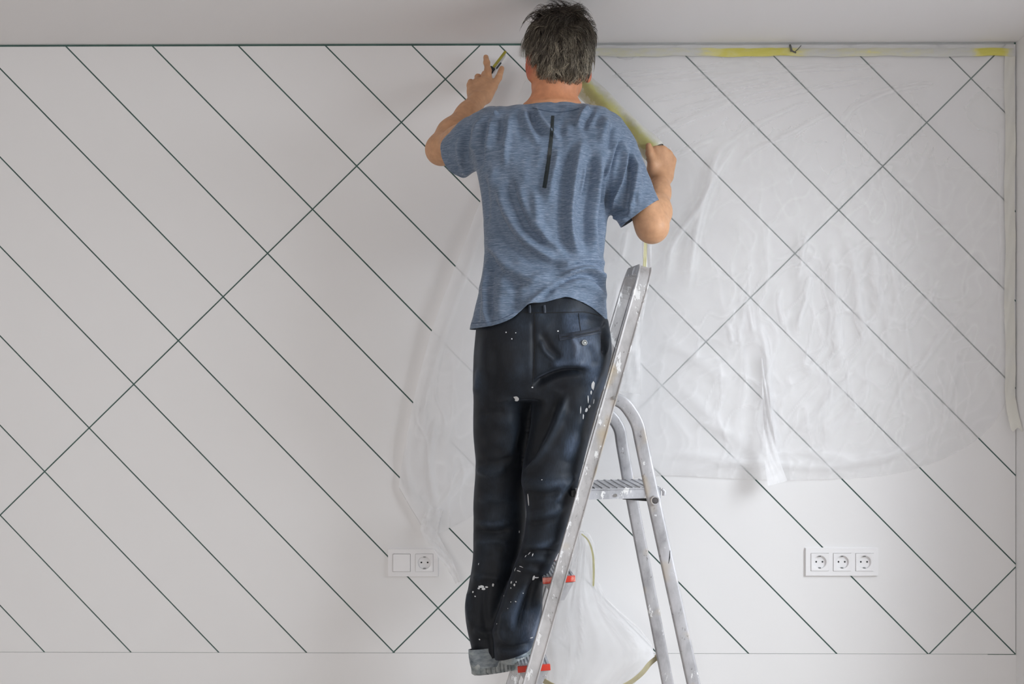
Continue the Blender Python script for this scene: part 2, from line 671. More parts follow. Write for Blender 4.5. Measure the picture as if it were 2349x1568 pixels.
def clip_mesh(V, Q, g):
    """keep g < 0, cutting the faces exactly along g = 0 (triangles out)"""
    Tq = np.concatenate([Q[:, [0, 1, 2]], Q[:, [0, 2, 3]]]) if Q.shape[1] == 4 else Q
    g = np.where(np.abs(g) < 1e-7, 1e-7, g)
    ins = (g < 0)
    c = ins[Tq].sum(1)
    out = [Tq[c == 3]]
    newV, cache = [], {}
    base = len(V)

    def cut(i, j):
        key = (i, j) if i < j else (j, i)
        if key not in cache:
            t = g[key[0]] / (g[key[0]] - g[key[1]])
            cache[key] = base + len(newV)
            newV.append(V[key[0]] + t * (V[key[1]] - V[key[0]]))
        return cache[key]
    ex = []
    for t in Tq[(c == 1) | (c == 2)]:
        a, b, d = (int(x) for x in t)
        for _ in range(3):
            if (ins[a] and not ins[b] and not ins[d]) or (not ins[a] and ins[b] and ins[d]): break
            a, b, d = b, d, a
        ab, ad = cut(a, b), cut(a, d)
        if ins[a]: ex.append((a, ab, ad))
        else: ex += [(ab, b, d), (ab, d, ad)]
    if ex: out.append(np.array(ex))
    Tn = np.concatenate(out)
    V2 = np.concatenate([V, np.array(newV)]) if newV else V
    used = np.unique(Tn)
    remap = np.full(len(V2), -1); remap[used] = np.arange(len(used))
    return V2[used], remap[Tn]


def seg_dist(p, poly):
    """distance of 2-D points to a polyline and the running parameter 0..1"""
    best = np.full(len(p), 1e9); par = np.zeros(len(p))
    L = [0]
    for a, b in zip(poly[:-1], poly[1:]): L.append(L[-1] + math.dist(a, b))
    for i, (a, b) in enumerate(zip(poly[:-1], poly[1:])):
        a, b = np.array(a, float), np.array(b, float)
        ba = b - a
        t = np.clip(((p - a) @ ba) / max(ba @ ba, 1e-9), 0, 1)
        d = np.linalg.norm(p - a - t[:, None] * ba, axis=1)
        m = d < best
        best[m] = d[m]
        par[m] = (L[i] + t[m] * (L[i + 1] - L[i])) / L[-1]
    return best, par


def smooth_poly(pts, n=6):
    pts = [np.array(p, float) for p in pts]
    if len(pts) < 3: return [tuple(p) for p in pts]
    out = []
    for i in range(len(pts) - 1):
        p0, p1, p2, p3 = pts[max(i - 1, 0)], pts[i], pts[i + 1], pts[min(i + 2, len(pts) - 1)]
        for k in range(n):
            t = k / n
            out.append(0.5 * ((2 * p1) + (-p0 + p2) * t + (2 * p0 - 5 * p1 + 4 * p2 - p3) * t * t + (-p0 + 3 * p1 - 3 * p2 + p3) * t**3))
    out.append(pts[-1])
    return [tuple(p) for p in out]


def fold_height(V, folds):
    """height of modelled cloth folds; each fold is a line on the garment with width and height (mm)"""
    q = proj(V)
    H = np.zeros(len(V))
    for pts, wdt, amp in folds:
        pl = smooth_poly(pts)
        lo = np.min(pl, 0) - 3 * wdt; hi = np.max(pl, 0) + 3 * wdt
        m = ((q > lo) & (q < hi)).all(1)
        if not m.any(): continue
        d, t = seg_dist(q[m], pl)
        H[m] += amp * 0.001 * np.exp(-(d / wdt)**2) * np.clip(np.minimum(t, 1 - t) * 5 + 0.15, 0, 1)
    return H


def vnoise(p, seed=0):
    """smooth value noise on (n,d) points, -1..1"""
    p = np.asarray(p, float)
    d = p.shape[1]
    i = np.floor(p).astype(np.int64); f = p - i
    f = f * f * (3 - 2 * f)
    out = np.zeros(len(p))
    for c in range(2**d):
        wgt = np.ones(len(p)); hsh = np.full(len(p), seed * 7919 + 1013, np.int64)
        for j in range(d):
            b = (c >> j) & 1
            wgt = wgt * (f[:, j] if b else 1 - f[:, j])
            hsh = (hsh * 374761393 + (i[:, j] + b) * 668265263) & 0x7fffffff
        hsh = ((hsh ^ (hsh >> 13)) * 1274126177) & 0x7fffffff
        out += wgt * (((hsh ^ (hsh >> 16)) & 0xffff) / 32767.5 - 1)
    return out


# ------------------------------------------------------------------ clear film and masking tape on the wall
def film_material(name, tint=(252, 252, 253), rough=0.3):
    m, nt, nodes, links, bs = nm(name)
    out = nodes['Material Output']
    bs.inputs['Base Color'].default_value = s2l(tint)
    bs.inputs['Roughness'].default_value = rough
    bs.inputs['Specular IOR Level'].default_value = 0.3
    n = noise_node(nodes, links, 26, 3)
    bump_node(nodes, links, n.outputs[0], 0.35, 0.002, bs)
    tl = nodes.new('ShaderNodeBsdfTranslucent')
    tl.inputs[0].default_value = s2l(tint)
    body = nodes.new('ShaderNodeMixShader'); body.inputs[0].default_value = 0.45
    links.new(bs.outputs[0], body.inputs[1]); links.new(tl.outputs[0], body.inputs[2])
    tr = nodes.new('ShaderNodeBsdfTransparent')
    tr.inputs[0].default_value = (0.99, 0.99, 0.99, 1)
    at = nodes.new('ShaderNodeAttribute'); at.attribute_name = 'haze'
    mx = nodes.new('ShaderNodeMixShader')
    links.new(at.outputs['Fac'], mx.inputs[0])
    links.new(tr.outputs[0], mx.inputs[1]); links.new(body.outputs[0], mx.inputs[2])
    links.new(mx.outputs[0], out.inputs['Surface'])
    return m


M_FILM = film_material('clear_masking_film')


def grid_faces(nu, nv):
    a = np.arange(nu * nv).reshape(nu, nv)
    return np.stack([a[:-1, :-1], a[1:, :-1], a[1:, 1:], a[:-1, 1:]], -1).reshape(-1, 4)


def along(poly, s):
    pl = np.array(smooth_poly(poly, 8))
    L = np.concatenate([[0], np.cumsum(np.linalg.norm(np.diff(pl, axis=0), axis=1))])
    L /= L[-1]
    return np.stack([np.interp(s, L, pl[:, 0]), np.interp(s, L, pl[:, 1])], -1)


film = empty('plastic_sheet', P(1700, 128), 'large clear plastic masking sheet taped over the right part of the panelled wall', 'plastic sheet')
NU, NV = 440, 310
s = np.linspace(0, 1, NU)[:, None]; t = np.linspace(0, 1, NV)[None, :]
top = along([(1205, 186), (1262, 150), (1330, 127), (1600, 126), (2000, 126), (2318, 128)], s[:, 0])
bot = along([(918, 1120), (955, 1185), (990, 1226), (1060, 1195), (1200, 1130), (1400, 1102), (1520, 1090), (1660, 1096), (1800, 1101), (2000, 1093),
             (2120, 1068), (2210, 1028), (2275, 975), (2318, 900)], s[:, 0])
left = along([(1205, 186), (1150, 330), (1100, 466), (1045, 610), (990, 760), (948, 922), (917, 1095), (918, 1120)], t[0])
base = top[:, None, :] * (1 - t[..., None]) + bot[:, None, :] * t[..., None]
lin = top[0] * (1 - t[0][:, None]) + bot[0] * t[0][:, None]
base = base + (left - lin)[None] * ((1 - s) ** 4)[..., None]
G = base.reshape(-1, 2)
W0 = np.array([P(*g) for g in G])
# stand-off: stuck down on the right and along the top, hanging free on the left
S2, T2 = np.broadcast_to(s, (NU, NV)).ravel(), np.broadcast_to(t, (NU, NV)).ravel()
free = np.clip((1500 - G[:, 0]) / 420, 0, 1)
off = 0.006 + 0.05 * free * (0.35 + 0.65 * np.sin(np.pi * np.clip(T2 * 1.05, 0, 1))) * (1 - 0.5 * (1 - S2)**6)
off += 0.018 * np.sin(np.pi * T2) * np.sin(np.pi * np.clip(S2, 0, 1))
FOLDS = [
    ([(1225, 225), (1150, 400), (1080, 600), (1010, 800), (975, 930), (958, 1080)], 8, 3),
    ([(1000, 960), (985, 1060), (1000, 1170)], 8, 6), ([(1085, 1065), (1040, 1120), (985, 1195)], 10, 8), ([(940, 960), (930, 1060), (950, 1150)], 9, 5),
    ([(1670, 320), (1640, 370), (1625, 430), (1605, 500), (1590, 580), (1580, 660)], 9, 10), ([(1690, 330), (1660, 372), (1600, 480), (1545, 560), (1530, 640)], 7, 8),
    ([(1700, 375), (1730, 345), (1800, 312), (1900, 260)], 5, 6), ([(1660, 338), (1720, 295), (1800, 255), (1860, 232)], 5, 4),
    ([(1930, 280), (1970, 240), (2060, 205), (2140, 190)], 5, 6), ([(1490, 312), (1620, 255), (1700, 225)], 6, 5), ([(1530, 260), (1700, 215), (1850, 185)], 6, 4),
    ([(1420, 200), (1600, 175), (1800, 160), (2050, 150)], 6, 4), ([(1400, 175), (1560, 160), (1740, 146)], 5, 3), ([(1480, 235), (1660, 200), (1800, 178)], 5, 3),
    ([(1550, 355), (1640, 318)], 5, 4), ([(1700, 240), (1860, 205), (2010, 178)], 5, 3),
    ([(1860, 620), (1850, 680), (1835, 730), (1832, 770)], 7, 11), ([(1850, 530), (1838, 600), (1830, 650)], 6, 6), ([(1790, 660), (1786, 700), (1798, 750)], 6, 7),
    ([(1715, 690), (1722, 730), (1728, 765)], 6, 8), ([(1700, 740), (1695, 790)], 6, 5), ([(1668, 735), (1680, 790)], 6, 5), ([(1740, 740), (1757, 800), (1764, 900), (1776, 1000), (1782, 1070)], 8, 13),
    ([(1760, 950), (1756, 1000), (1750, 1040)], 8, 6), ([(1905, 560), (1915, 660), (1920, 760), (1930, 850)], 10, 8), ([(1935, 530), (1960, 600), (1975, 700), (1985, 800)], 10, 7),
    ([(2005, 560), (2010, 640), (2020, 720)], 12, 7), ([(1990, 620), (2030, 700), (2040, 790)], 9, 5), ([(2040, 600), (2060, 680), (2040, 760)], 9, 5),
    ([(1960, 860), (1900, 930), (1820, 1000)], 14, 6), ([(2000, 870), (1950, 940), (1880, 1010)], 12, 5), ([(2110, 820), (2070, 890), (2040, 960)], 8, 6),
    ([(2190, 730), (2140, 800), (2090, 880)], 8, 6), ([(2160, 640), (2120, 700), (2080, 760)], 8, 4), ([(2200, 800), (2180, 900), (2160, 1000)], 8, 5),
    ([(1560, 1082), (1700, 1060), (1900, 1070), (2060, 1040), (2160, 980)], 10, 6), ([(1540, 1040), (1660, 1050), (1760, 1080)], 12, 5), ([(1830, 1030), (1960, 1055), (2080, 1030)], 12, 5),
    ([(1560, 880), (1640, 960), (1720, 1030)], 14, 4), ([(1520, 780), (1600, 820), (1680, 890)], 14, 4), ([(1600, 960), (1680, 1000)], 10, 4), ([(1440, 760), (1460, 850), (1440, 950)], 10, 6),
    ([(1420, 640), (1405, 720), (1395, 800)], 8, 6), ([(1440, 520), (1425, 600)], 7, 5), ([(2090, 470), (2080, 520), (2120, 545), (2180, 520)], 10, 4), ([(2298, 300), (2296, 480), (2300, 640), (2296, 800)], 6, 5),
    ([(1300, 200), (1320, 300), (1330, 420)], 9, 6),
]
H = np.zeros(len(G))
for pts, wdt, amp in FOLDS:
    d, tt = seg_dist(G, smooth_poly(pts))
    H += amp * 0.001 * np.exp(-(d / wdt)**2) * np.clip(np.minimum(tt, 1 - tt) * 5 + 0.1, 0, 1)
# crumpled, branching small creases in the middle of the sheet
cr = np.exp(-(((G[:, 0] - 1960) / 260)**2 + ((G[:, 1] - 760) / 300)**2)) * 0.9 + np.exp(-(((G[:, 0] - 1700) / 200)**2 + ((G[:, 1] - 850) / 300)**2)) * 0.6 + np.exp(-(((G[:, 0] - 1020) / 90)**2 + ((G[:, 1] - 1050) / 200)**2)) * 0.6
w1 = np.stack([G[:, 0] / 34 + 0.5 * vnoise(G / 60, 3), G[:, 1] / 110], 1)
w2 = np.stack([(G[:, 0] + 0.8 * G[:, 1]) / 40 + 0.6 * vnoise(G / 45, 4), (G[:, 1] - G[:, 0]) / 90], 1)
small = (1 - np.abs(vnoise(w1, 5)))**6 + 0.8 * (1 - np.abs(vnoise(w2, 6)))**7
H += 0.005 * small * cr
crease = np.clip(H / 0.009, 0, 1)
H += 0.0025 * vnoise(G / 90, 8)
V = W0.copy()
view = np.array([CAM[0], 0, CAM[2]])
dirc = (CAM - W0); dirc /= np.abs(dirc[:, 1:2])
edge = np.clip((2334 - G[:, 0]) / 70, 0, 1) * np.clip(T2 * 14, 0, 1)
off = 0.0012 + off * edge; H = H * edge
V = W0 + dirc * np.maximum(off + H, 0.001)[:, None]           # bulges towards the room
dens = 0.22 + 0.16 * np.clip((G[:, 1] - 150) / 700, 0, 1) + 0.05 * vnoise(G / 120, 9)
dens += 0.55 * np.exp(-(((G[:, 0] - 1430) / 130)**2 + ((G[:, 1] - 960) / 190)**2))
dens += 0.5 * np.clip((1330 - G[:, 0]) / 200, 0, 1) * (1 - 0.45 * np.clip((G[:, 0] - 1000) / 220, 0, 1))
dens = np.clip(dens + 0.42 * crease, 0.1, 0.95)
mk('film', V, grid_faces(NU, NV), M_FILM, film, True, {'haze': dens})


def ribbon(name, pts, widths, Y, mat, parent, dens=0.8, twist=0.0, n=40, wig=0.003, seed=1, m=9):
    """narrow crumpled strip following pts (photo px) at distance Y from the wall"""
    u = np.linspace(0, 1, n)
    c = along(pts, u)
    wv = np.interp(u, np.linspace(0, 1, len(widths)), widths)
    yv = np.interp(u, np.linspace(0, 1, len(Y)), Y) if hasattr(Y, '__len__') else np.full(n, Y)
    V = []
    for i in range(n):
        tg = c[min(i + 1, n - 1)] - c[max(i - 1, 0)]
        tg = tg / np.linalg.norm(tg)
        nn = np.array([-tg[1], tg[0]])
        for k in range(m):
            q = (k / (m - 1) - 0.5) * 2
            px = c[i] + nn * q * wv[i] / 2
            y = yv[i] - abs(math.sin(q * 3 + i * 0.25 + seed)) * wig - twist * q * math.sin(u[i] * 6 + seed)
            V.append(P(px[0], px[1], y))
    return mk(name, V, grid_faces(n, m), mat, parent, True, {'haze': np.full(len(V), dens) + 0.1 * vnoise(np.array(V) * 60, seed)})


ribbon('loose_end', [(1752, 820), (1757, 900), (1762, 980), (1770, 1050), (1784, 1108)], [10, 16, 20, 30, 46], [-0.014, -0.03, -0.05, -0.07, -0.085], M_FILM, film, 0.72, 0.012, seed=2, wig=0.006)
ribbon('loose_end', [(1000, 1165), (985, 1215), (1010, 1262), (1034, 1300), (1050, 1336)], [34, 40, 26, 20, 12], -0.03, M_FILM, film, 0.6, 0.006, seed=5, wig=0.006)


def tape_material(name, a, b, scale, lo, hi, vec_=(1, 1, 1), alpha=1.0, rough=0.4):
    m, nt, nodes, links, bs = nm(name)
    n = noise_node(nodes, links, scale, 3, vec_)
    r = ramp_node(nodes, links, n.outputs[0], [(lo, s2l(a)), (hi, s2l(b))])
    links.new(r.outputs[0], bs.inputs['Base Color'])
    bs.inputs['Roughness'].default_value = rough
    bs.inputs['Alpha'].default_value = alpha
    return m


def patch_tape(name):
    m, nt, nodes, links, bs = nm(name)
    at = nodes.new('ShaderNodeAttribute'); at.attribute_name = 'yellow'
    n = noise_node(nodes, links, 30, 3, (1, 1, 2.5))
    ad = nodes.new('ShaderNodeMath'); ad.operation = 'ADD'
    sc_ = nodes.new('ShaderNodeMath'); sc_.operation = 'MULTIPLY_ADD'
    links.new(n.outputs[0], sc_.inputs[0]); sc_.inputs[1].default_value = 0.7; sc_.inputs[2].default_value = -0.35
    links.new(at.outputs['Fac'], ad.inputs[0]); links.new(sc_.outputs[0], ad.inputs[1])
    r = ramp_node(nodes, links, ad.outputs[0], [(0.1, s2l((208, 208, 204))), (0.4, s2l((212, 210, 184))), (0.55, s2l((222, 216, 150))), (0.85, s2l((216, 208, 104)))])
    links.new(r.outputs[0], bs.inputs['Base Color'])
    bs.inputs['Roughness'].default_value = 0.4
    return m


M_TAPE = patch_tape('masking_tape_yellow')
M_TAPE2 = tape_material('masking_tape_pale', (226, 225, 221), (230, 228, 218), 6, 0.3, 0.7, (1, 1, 1), 0.9)
M_TAPEY = tape_material('masking_tape_olive', (204, 200, 146), (224, 219, 178), 24, 0.35, 0.62, (1, 1, 1), 1.0, 0.35)

tp = empty('masking_tape', P(1850, 116), 'long pale masking tape strip with yellow patches along the top of the wall', 'tape')
# a white film edge above, the yellow adhesive edge below, both slightly wavy
NU2 = 150
xs = np.linspace(1196, 2326, NU2)
for nmx, y0, y1, mt, yy in (('film_edge', 96.5, 113, None, -0.004), ('tape_edge', 110, 129, M_TAPE, -0.0055)):
    V, D, YW = [], [], []
    for i, x in enumerate(xs):
        for k in range(6):
            q = k / 5
            wv = 1.2 * math.sin(x / 37.0) + 0.8 * math.sin(x / 13.0 + k)
            V.append(P(x, y0 + (y1 - y0) * q + wv * (0.35 if k < 5 else 1.0), yy - 0.0022 * abs(math.sin(x / 21.0 + k)) - 0.003 * math.sin(math.pi * q)))
            D.append(0.62)
            YW.append(max(0.28 * math.exp(-((x - 1450) / 160)**2), 0.85 * math.exp(-((x - 1730) / 120)**4), 0.45 * math.exp(-((x - 2000) / 160)**2) - 0.1, 0.95 * math.exp(-((x - 2275) / 42)**4), 0.1))
    mk(nmx, V, grid_faces(NU2, 6), mt or M_FILM, tp, True, {'haze': D, 'yellow': YW})

# vertical tape down the right corner, its torn lower end peeling off
V = []
ys = np.linspace(130, 984, 90)
for i, y in enumerate(ys):
    u = max(0.0, (y - 890) / 94)
    for k in range(7):
        q = k / 6
        x0 = 2303 + 1.5 * math.sin(y / 40) + 8 * u
        x = x0 + q * (24 - 2 * u)
        yy = -0.0045 - 0.0025 * abs(math.sin(y / 33 + q * 4)) - 0.05 * u * u * (0.4 + 0.6 * q)
        yj = y + (5 * math.sin(q * 9) if i == 89 else 0)
        p = P(x, yj, 0)
        V.append((min(p[0], XR - 0.004), yy, p[2]))
vt = mk('masking_tape', V, grid_faces(90, 7), M_TAPE2, None, True)
tag(vt, 'vertical pale tape strip down the right corner with a torn peeling end', 'tape')

# small wire stub poking out above the yellow tape
wb = MB()
wb.tube([P(1812, 103, -0.004), P(1814, 110, -0.016), P(1816, 118, -0.012)], 0.0035, 8)
wb.tube([P(1822, 120, -0.012), P(1830, 113, -0.014), P(1838, 104, -0.016)], 0.0012, 6)
wb.tube([P(1816, 116, -0.012), P(1821, 119, -0.013), P(1826, 121, -0.012)], 0.0022, 6)
tag(wb.build('wire_stub', simple('grey_wire', (96, 96, 92), 0.6, var=0.2), None, True), 'small grey wire stub sticking out at the yellow tape below the ceiling', 'wire')


# ------------------------------------------------------------------ step ladder
def alu_material(name, base, splat=0.62, ochre=True):
    m, nt, nodes, links, bs = nm(name)
    n1 = noise_node(nodes, links, 16, 5, (1, 1, 0.55), 0.62)
    n2 = noise_node(nodes, links, 46, 6, (1, 1, 0.45), 0.68)
    n3 = noise_node(nodes, links, 9, 2, (1, 1, 0.8))
    n4 = noise_node(nodes, links, 60, 4, (1, 1, 0.12))
    c = s2l(base)
    b0 = ramp_node(nodes, links, n1.outputs[0], [(0.28, tuple(x * 0.60 for x in c[:3])), (0.5, c[:3]), (0.72, tuple(min(1, x * 1.25) for x in c[:3]))])
    b1 = mixc(nodes, links, ramp_node(nodes, links, n4.outputs[0], [(0.55, (0, 0, 0)), (0.7, (0.4, 0.4, 0.4))]).outputs[0], b0.outputs[0], s2l((196, 196, 196)))
    if ochre:
        b1 = mixc(nodes, links, ramp_node(nodes, links, n3.outputs[0], [(0.57, (0, 0, 0)), (0.66, (0.6, 0.6, 0.6))]).outputs[0], b1, s2l((186, 166, 128)))
    wf = ramp_node(nodes, links, n2.outputs[0], [(splat, (0, 0, 0)), (splat + 0.02, (1, 1, 1))]).outputs[0]
    col = mixc(nodes, links, wf, b1, s2l((232, 232, 232)))
    nd_ = noise_node(nodes, links, 90, 5, (1, 1, 0.6), 0.7)
    col = mixc(nodes, links, ramp_node(nodes, links, nd_.outputs[0], [(0.63, (0, 0, 0)), (0.68, (0.6, 0.6, 0.6))]).outputs[0], col, s2l((92, 86, 80)))
    links.new(col, bs.inputs['Base Color'])
    bs.inputs['Metallic'].default_value = 0.25
    bs.inputs['Roughness'].default_value = 0.48
    bump_node(nodes, links, wf, 0.6, 0.0008, bs)
    return m


M_ALU = alu_material('paint_spattered_aluminium', (188, 186, 186), 0.585)
M_ALU2 = alu_material('worn_aluminium', (178, 177, 180), 0.63)
M_TREAD = alu_material('ribbed_tread_aluminium', (186, 187, 192), 0.58, False)
M_RED = tape_material('red_plastic_cap', (200, 60, 44), (226, 166, 154), 34, 0.54, 0.66)
M_BLACKP = simple('black_plastic', (34, 36, 38), 0.5, var=0.2)
M_STRAP = simple('beige_strap', (176, 168, 138), 0.75, var=0.1, scale=40, bump=0.0006)
M_BRASS = tape_material('brass_clip', (188, 164, 122), (214, 198, 172), 40, 0.35, 0.6)
M_BOLT = simple('steel_bolt', (200, 200, 200), 0.25, 0.9)

YN, YFAR = -0.55, -0.285
LYAW = math.radians(4.0)
LX = np.array([math.cos(LYAW), math.sin(LYAW), 0]); LY = np.array([-math.sin(LYAW), math.cos(LYAW), 0])                       # near and far side of the ladder at mid height
A0, A1 = P(1472.5, 654, YN), P(1211, 1568, YN)
ud = (A0 - A1) / np.linalg.norm(A0 - A1)      # up along the rail
wd = np.array([ud[2], 0, -ud[0]])             # across the rail, in the x-z plane
ztop = P(1486, 613, YN)[2]
ladder = empty('step_ladder', (A1[0] + 0.35, (YN + YFAR) / 2, 0), 'paint-spattered aluminium step ladder with red step ends that the man stands on', 'ladder')


def rail_pt(z, y0):
    """centre of a rail at height z; sides spread towards the floor"""
    t = (z - A1[2]) / (A0[2] - A1[2])
    p = A1 + (A0 - A1) * t
    spread = (1.62 - z) * 0.030
    return np.array([p[0], YN, z]) + LY * ((-spread) if y0 == YN else (YFAR - YN + spread))


RW, RT = 0.0172, 0.0125
PROF = [(-RW, -RT), (-RW, RT), (-RW + 0.003, RT), (-RW + 0.0045, RT - 0.0025), (RW - 0.0045, RT - 0.0025), (RW - 0.003, RT), (RW, RT), (RW, -RT),
        (RW - 0.003, -RT), (RW - 0.0045, -RT + 0.0025), (-RW + 0.0045, -RT + 0.0025), (-RW + 0.003, -RT)]
# one hoop: near rail up, over the top, far rail down
rb = 0.075
zb = ztop - rb * ud[2]
pn, pf = rail_pt(zb, YN), rail_pt(zb, YFAR)
near_low, far_low = rail_pt(0.012, YN), rail_pt(0.012, YFAR)
arcn = [pn + ud * (rb * math.sin(a)) + np.array([0, rb * (1 - math.cos(a)), 0]) for a in np.linspace(0.15, math.pi / 2, 8)]
arcf = [pf + ud * (rb * math.sin(a)) - np.array([0, rb * (1 - math.cos(a)), 0]) for a in np.linspace(math.pi / 2, 0.15, 8)]
mid_n = arcn[-1]
MB().sweep([near_low, rail_pt(0.9, YN), pn] + arcn + [mid_n + np.array([0, 0.004, 0])], wd, PROF).build('front_rail', M_ALU, ladder, bevel=0.0006, seg=1)
MB().sweep([mid_n + np.array([0, 0.005, 0])] + arcf + [pf, rail_pt(0.9, YFAR), far_low], wd, PROF).build('front_rail', M_ALU, ladder, bevel=0.0006, seg=1)
for y0, p in ((YN, near_low), (YFAR, far_low)):
    MB().box(p + (0, 0, 0.012), (0.024, 0.018, 0.0235), None).build('rubber_foot', M_BLACKP, ladder, bevel=0.004)

# treads (they tilt a little, up to the right)
STEP = 0.2255
z_top_tread = P(1283, 1321, YN)[2]
TT = math.radians(3.6)
TX = LX * math.cos(TT) + np.array([0, 0, math.sin(TT)]); TZ = np.cross(TX, LY)
TAX = np.array([TX, LY, TZ])
for k in range(5):
    zt = z_top_tread - STEP * k
    n, f = rail_pt(zt - 0.01, YN), rail_pt(zt - 0.01, YFAR)
    ln_ = np.linalg.norm(f - n)
    c0 = (n + f) / 2 + LX * 0.003
    c0[2] = zt
    hl = ln_ / 2 - RT - 0.001
    hw = 0.0405
    def at(u, v, w): return c0 + TX * u + LY * v + TZ * w
    m = MB()
    m.box(at(0, 0, -0.0105), (hw, hl - 0.010, 0.0085), TAX)
    for q in range(9):                                       # anti-slip ribs
        m.box(at(-hw + 0.005 + q * (2 * hw - 0.010) / 8, 0, -0.0012), (0.0017, hl - 0.010, 0.0014), TAX)
    tr = m.build('tread', M_TREAD, ladder)
    for s in (-1, 1):
        MB().box(at(0, s * (hl - 0.005), -0.009), (hw + 0.0015, 0.005, 0.0078), TAX).build('end_cap', M_RED, tr, bevel=0.0015)
        MB().prism([at(u, s * (hl - 0.001), w) for u, w in ((-hw + 0.003, -0.018), (hw - 0.003, -0.018), (0.010, -0.062), (-0.014, -0.062))], -LY * s * 0.0025).build('tread_bracket', M_ALU2, tr)

# platform
zp = P(1400, 1119, YN)[2]
xa, xb = P(1322, 1130, YN)[0], P(1519, 1130, YN)[0]
pn_, pf_ = rail_pt(zp, YN), rail_pt(zp, YFAR)
hl = np.linalg.norm(pf_ - pn_) / 2 - RT - 0.001
c0 = pn_ + LY * (hl + RT + 0.001) + LX * ((xa + xb) / 2 - pn_[0])
c0[2] = zp
hx = (xb - xa) / 2
PT = math.radians(0.9)
PX = LX * math.cos(PT) + np.array([0, 0, math.sin(PT)]); PZ = np.cross(PX, LY)
PAX = np.array([PX, LY, PZ])
def at(u, v, w): return c0 + PX * u + LY * v + PZ * w
m = MB()
m.box(at(0, 0, -0.0042), (hx, hl, 0.0028), PAX)
for q in range(11):
    m.box(at(-hx + 0.012 + q * (2 * hx - 0.024) / 10, 0, -0.0008), (0.0022, hl, 0.0014), PAX)
for s in (-1, 1):
    m.box(at(0, s * (hl - 0.0015), -0.016), (hx, 0.0015, 0.0125), PAX)
m.box(at(-hx + 0.0015, 0, -0.015), (0.0015, hl, 0.0115), PAX)
m.box(at(hx - 0.0015, 0, -0.012), (0.0015, hl, 0.009), PAX)
plat = m.build('platform', M_TREAD, ladder)
MB().box(at(-hx - 0.006, 0, -0.013), (0.006, hl, 0.009), PAX).build('front_bumper', M_BLACKP, plat, bevel=0.003)
MB().tube([at(hx + 0.004, -hl + 0.004, -0.006), at(hx + 0.010, -hl + 0.004, -0.012), at(hx + 0.009, -hl + 0.004, -0.023)], [0.004, 0.0055, 0.005], 10).build('rear_hook', M_ALU2, plat, True)
pr = at(-hx + 0.102, -hl, -0.019)
MB().tube([pr, pr - LY * 0.003], 0.0042, 14).build('rivet', M_BOLT, plat, True)
sb = at(0.012, -hl + 0.01, -0.031); sc = at(0.078, -hl + 0.01, -0.030)
MB().prism([sb, sb + (0, 0, 0.003), sc + (0, 0, 0.006), sc + (0.006, 0, -0.008)], np.array([0, 0.018, 0])).build('support_arm', M_BLACKP, plat)
# crumple of film lying on the platform
# rear legs: bent tube at the top, straight below
def leg(pts_px, ytop, ybot, flatw, name='rear_leg'):
    z0 = P(pts_px[0][0], pts_px[0][1], ytop)[2]
    pts = []
    pl = smooth_poly(pts_px[:5], 5) + [pts_px[-1]]
    for i, q in enumerate(pl):
        p = P(q[0], q[1], ytop)
        t = (z0 - p[2]) / z0
        y = ytop + (ybot - ytop) * t
        pts.append(P(q[0], q[1], y))
    d = pts[-1] - pts[-2]
    pts.append(pts[-1] + d * ((pts[-1][2] - 0.012) / -d[2]))
    hw = flatw / 2
    prof = []
    for (sx, sy, a0) in ((1, 1, 0), (-1, 1, 90), (-1, -1, 180), (1, -1, 270)):
        for k in range(4):
            a = math.radians(a0 + 30 * k)
            prof.append((sx * (hw - 0.006) + 0.006 * math.cos(a), sy * (0.0105 - 0.006) + 0.006 * math.sin(a)))
    # profile axes: width across the leg in the x-z plane, thickness along y
    m = MB()
    V, F = [], []
    n = len(prof)
    for i, p in enumerate(pts):
        t = pts[min(i + 1, len(pts) - 1)] - pts[max(i - 1, 0)]
        t = t / np.linalg.norm(t)
        yv = np.array([0, 1.0, 0]); yv = yv - t * (yv @ t); yv /= np.linalg.norm(yv)
        wv = np.cross(t, yv)
        V += [p + wv * a + yv * b for a, b in prof]
    for i in range(len(pts) - 1):
        F += [(i * n + k, (i + 1) * n + k, (i + 1) * n + (k + 1) % n, i * n + (k + 1) % n) for k in range(n)]
    F += [tuple(range(n)), tuple((len(pts) - 1) * n + k for k in range(n - 1, -1, -1))]
    o = m.add(V, F).build(name, M_ALU2, ladder, smooth=True)
    MB().box(pts[-1] + (0, 0, 0.012), (0.024, 0.016, 0.0235)).build('rubber_foot', M_BLACKP, ladder, bevel=0.004)
    return pts


YL0 = YN + 0.03
ln = leg([(1404, 912), (1433, 927), (1460, 968), (1471, 1012), (1489, 1100), (1591, 1568)], YL0, YL0 - 0.06, 0.0345)
lf = leg([(1388, 945), (1405, 958), (1421, 985), (1427, 1020), (1440, 1095), (1532, 1568)], -0.285, -0.225, 0.0335)
pv = P(1409, 912, YN - RT - 0.001)
MB().tube([pv, pv + (0, -0.004, 0)], 0.0046, 16).build('pivot_bolt', M_BOLT, ladder, True)
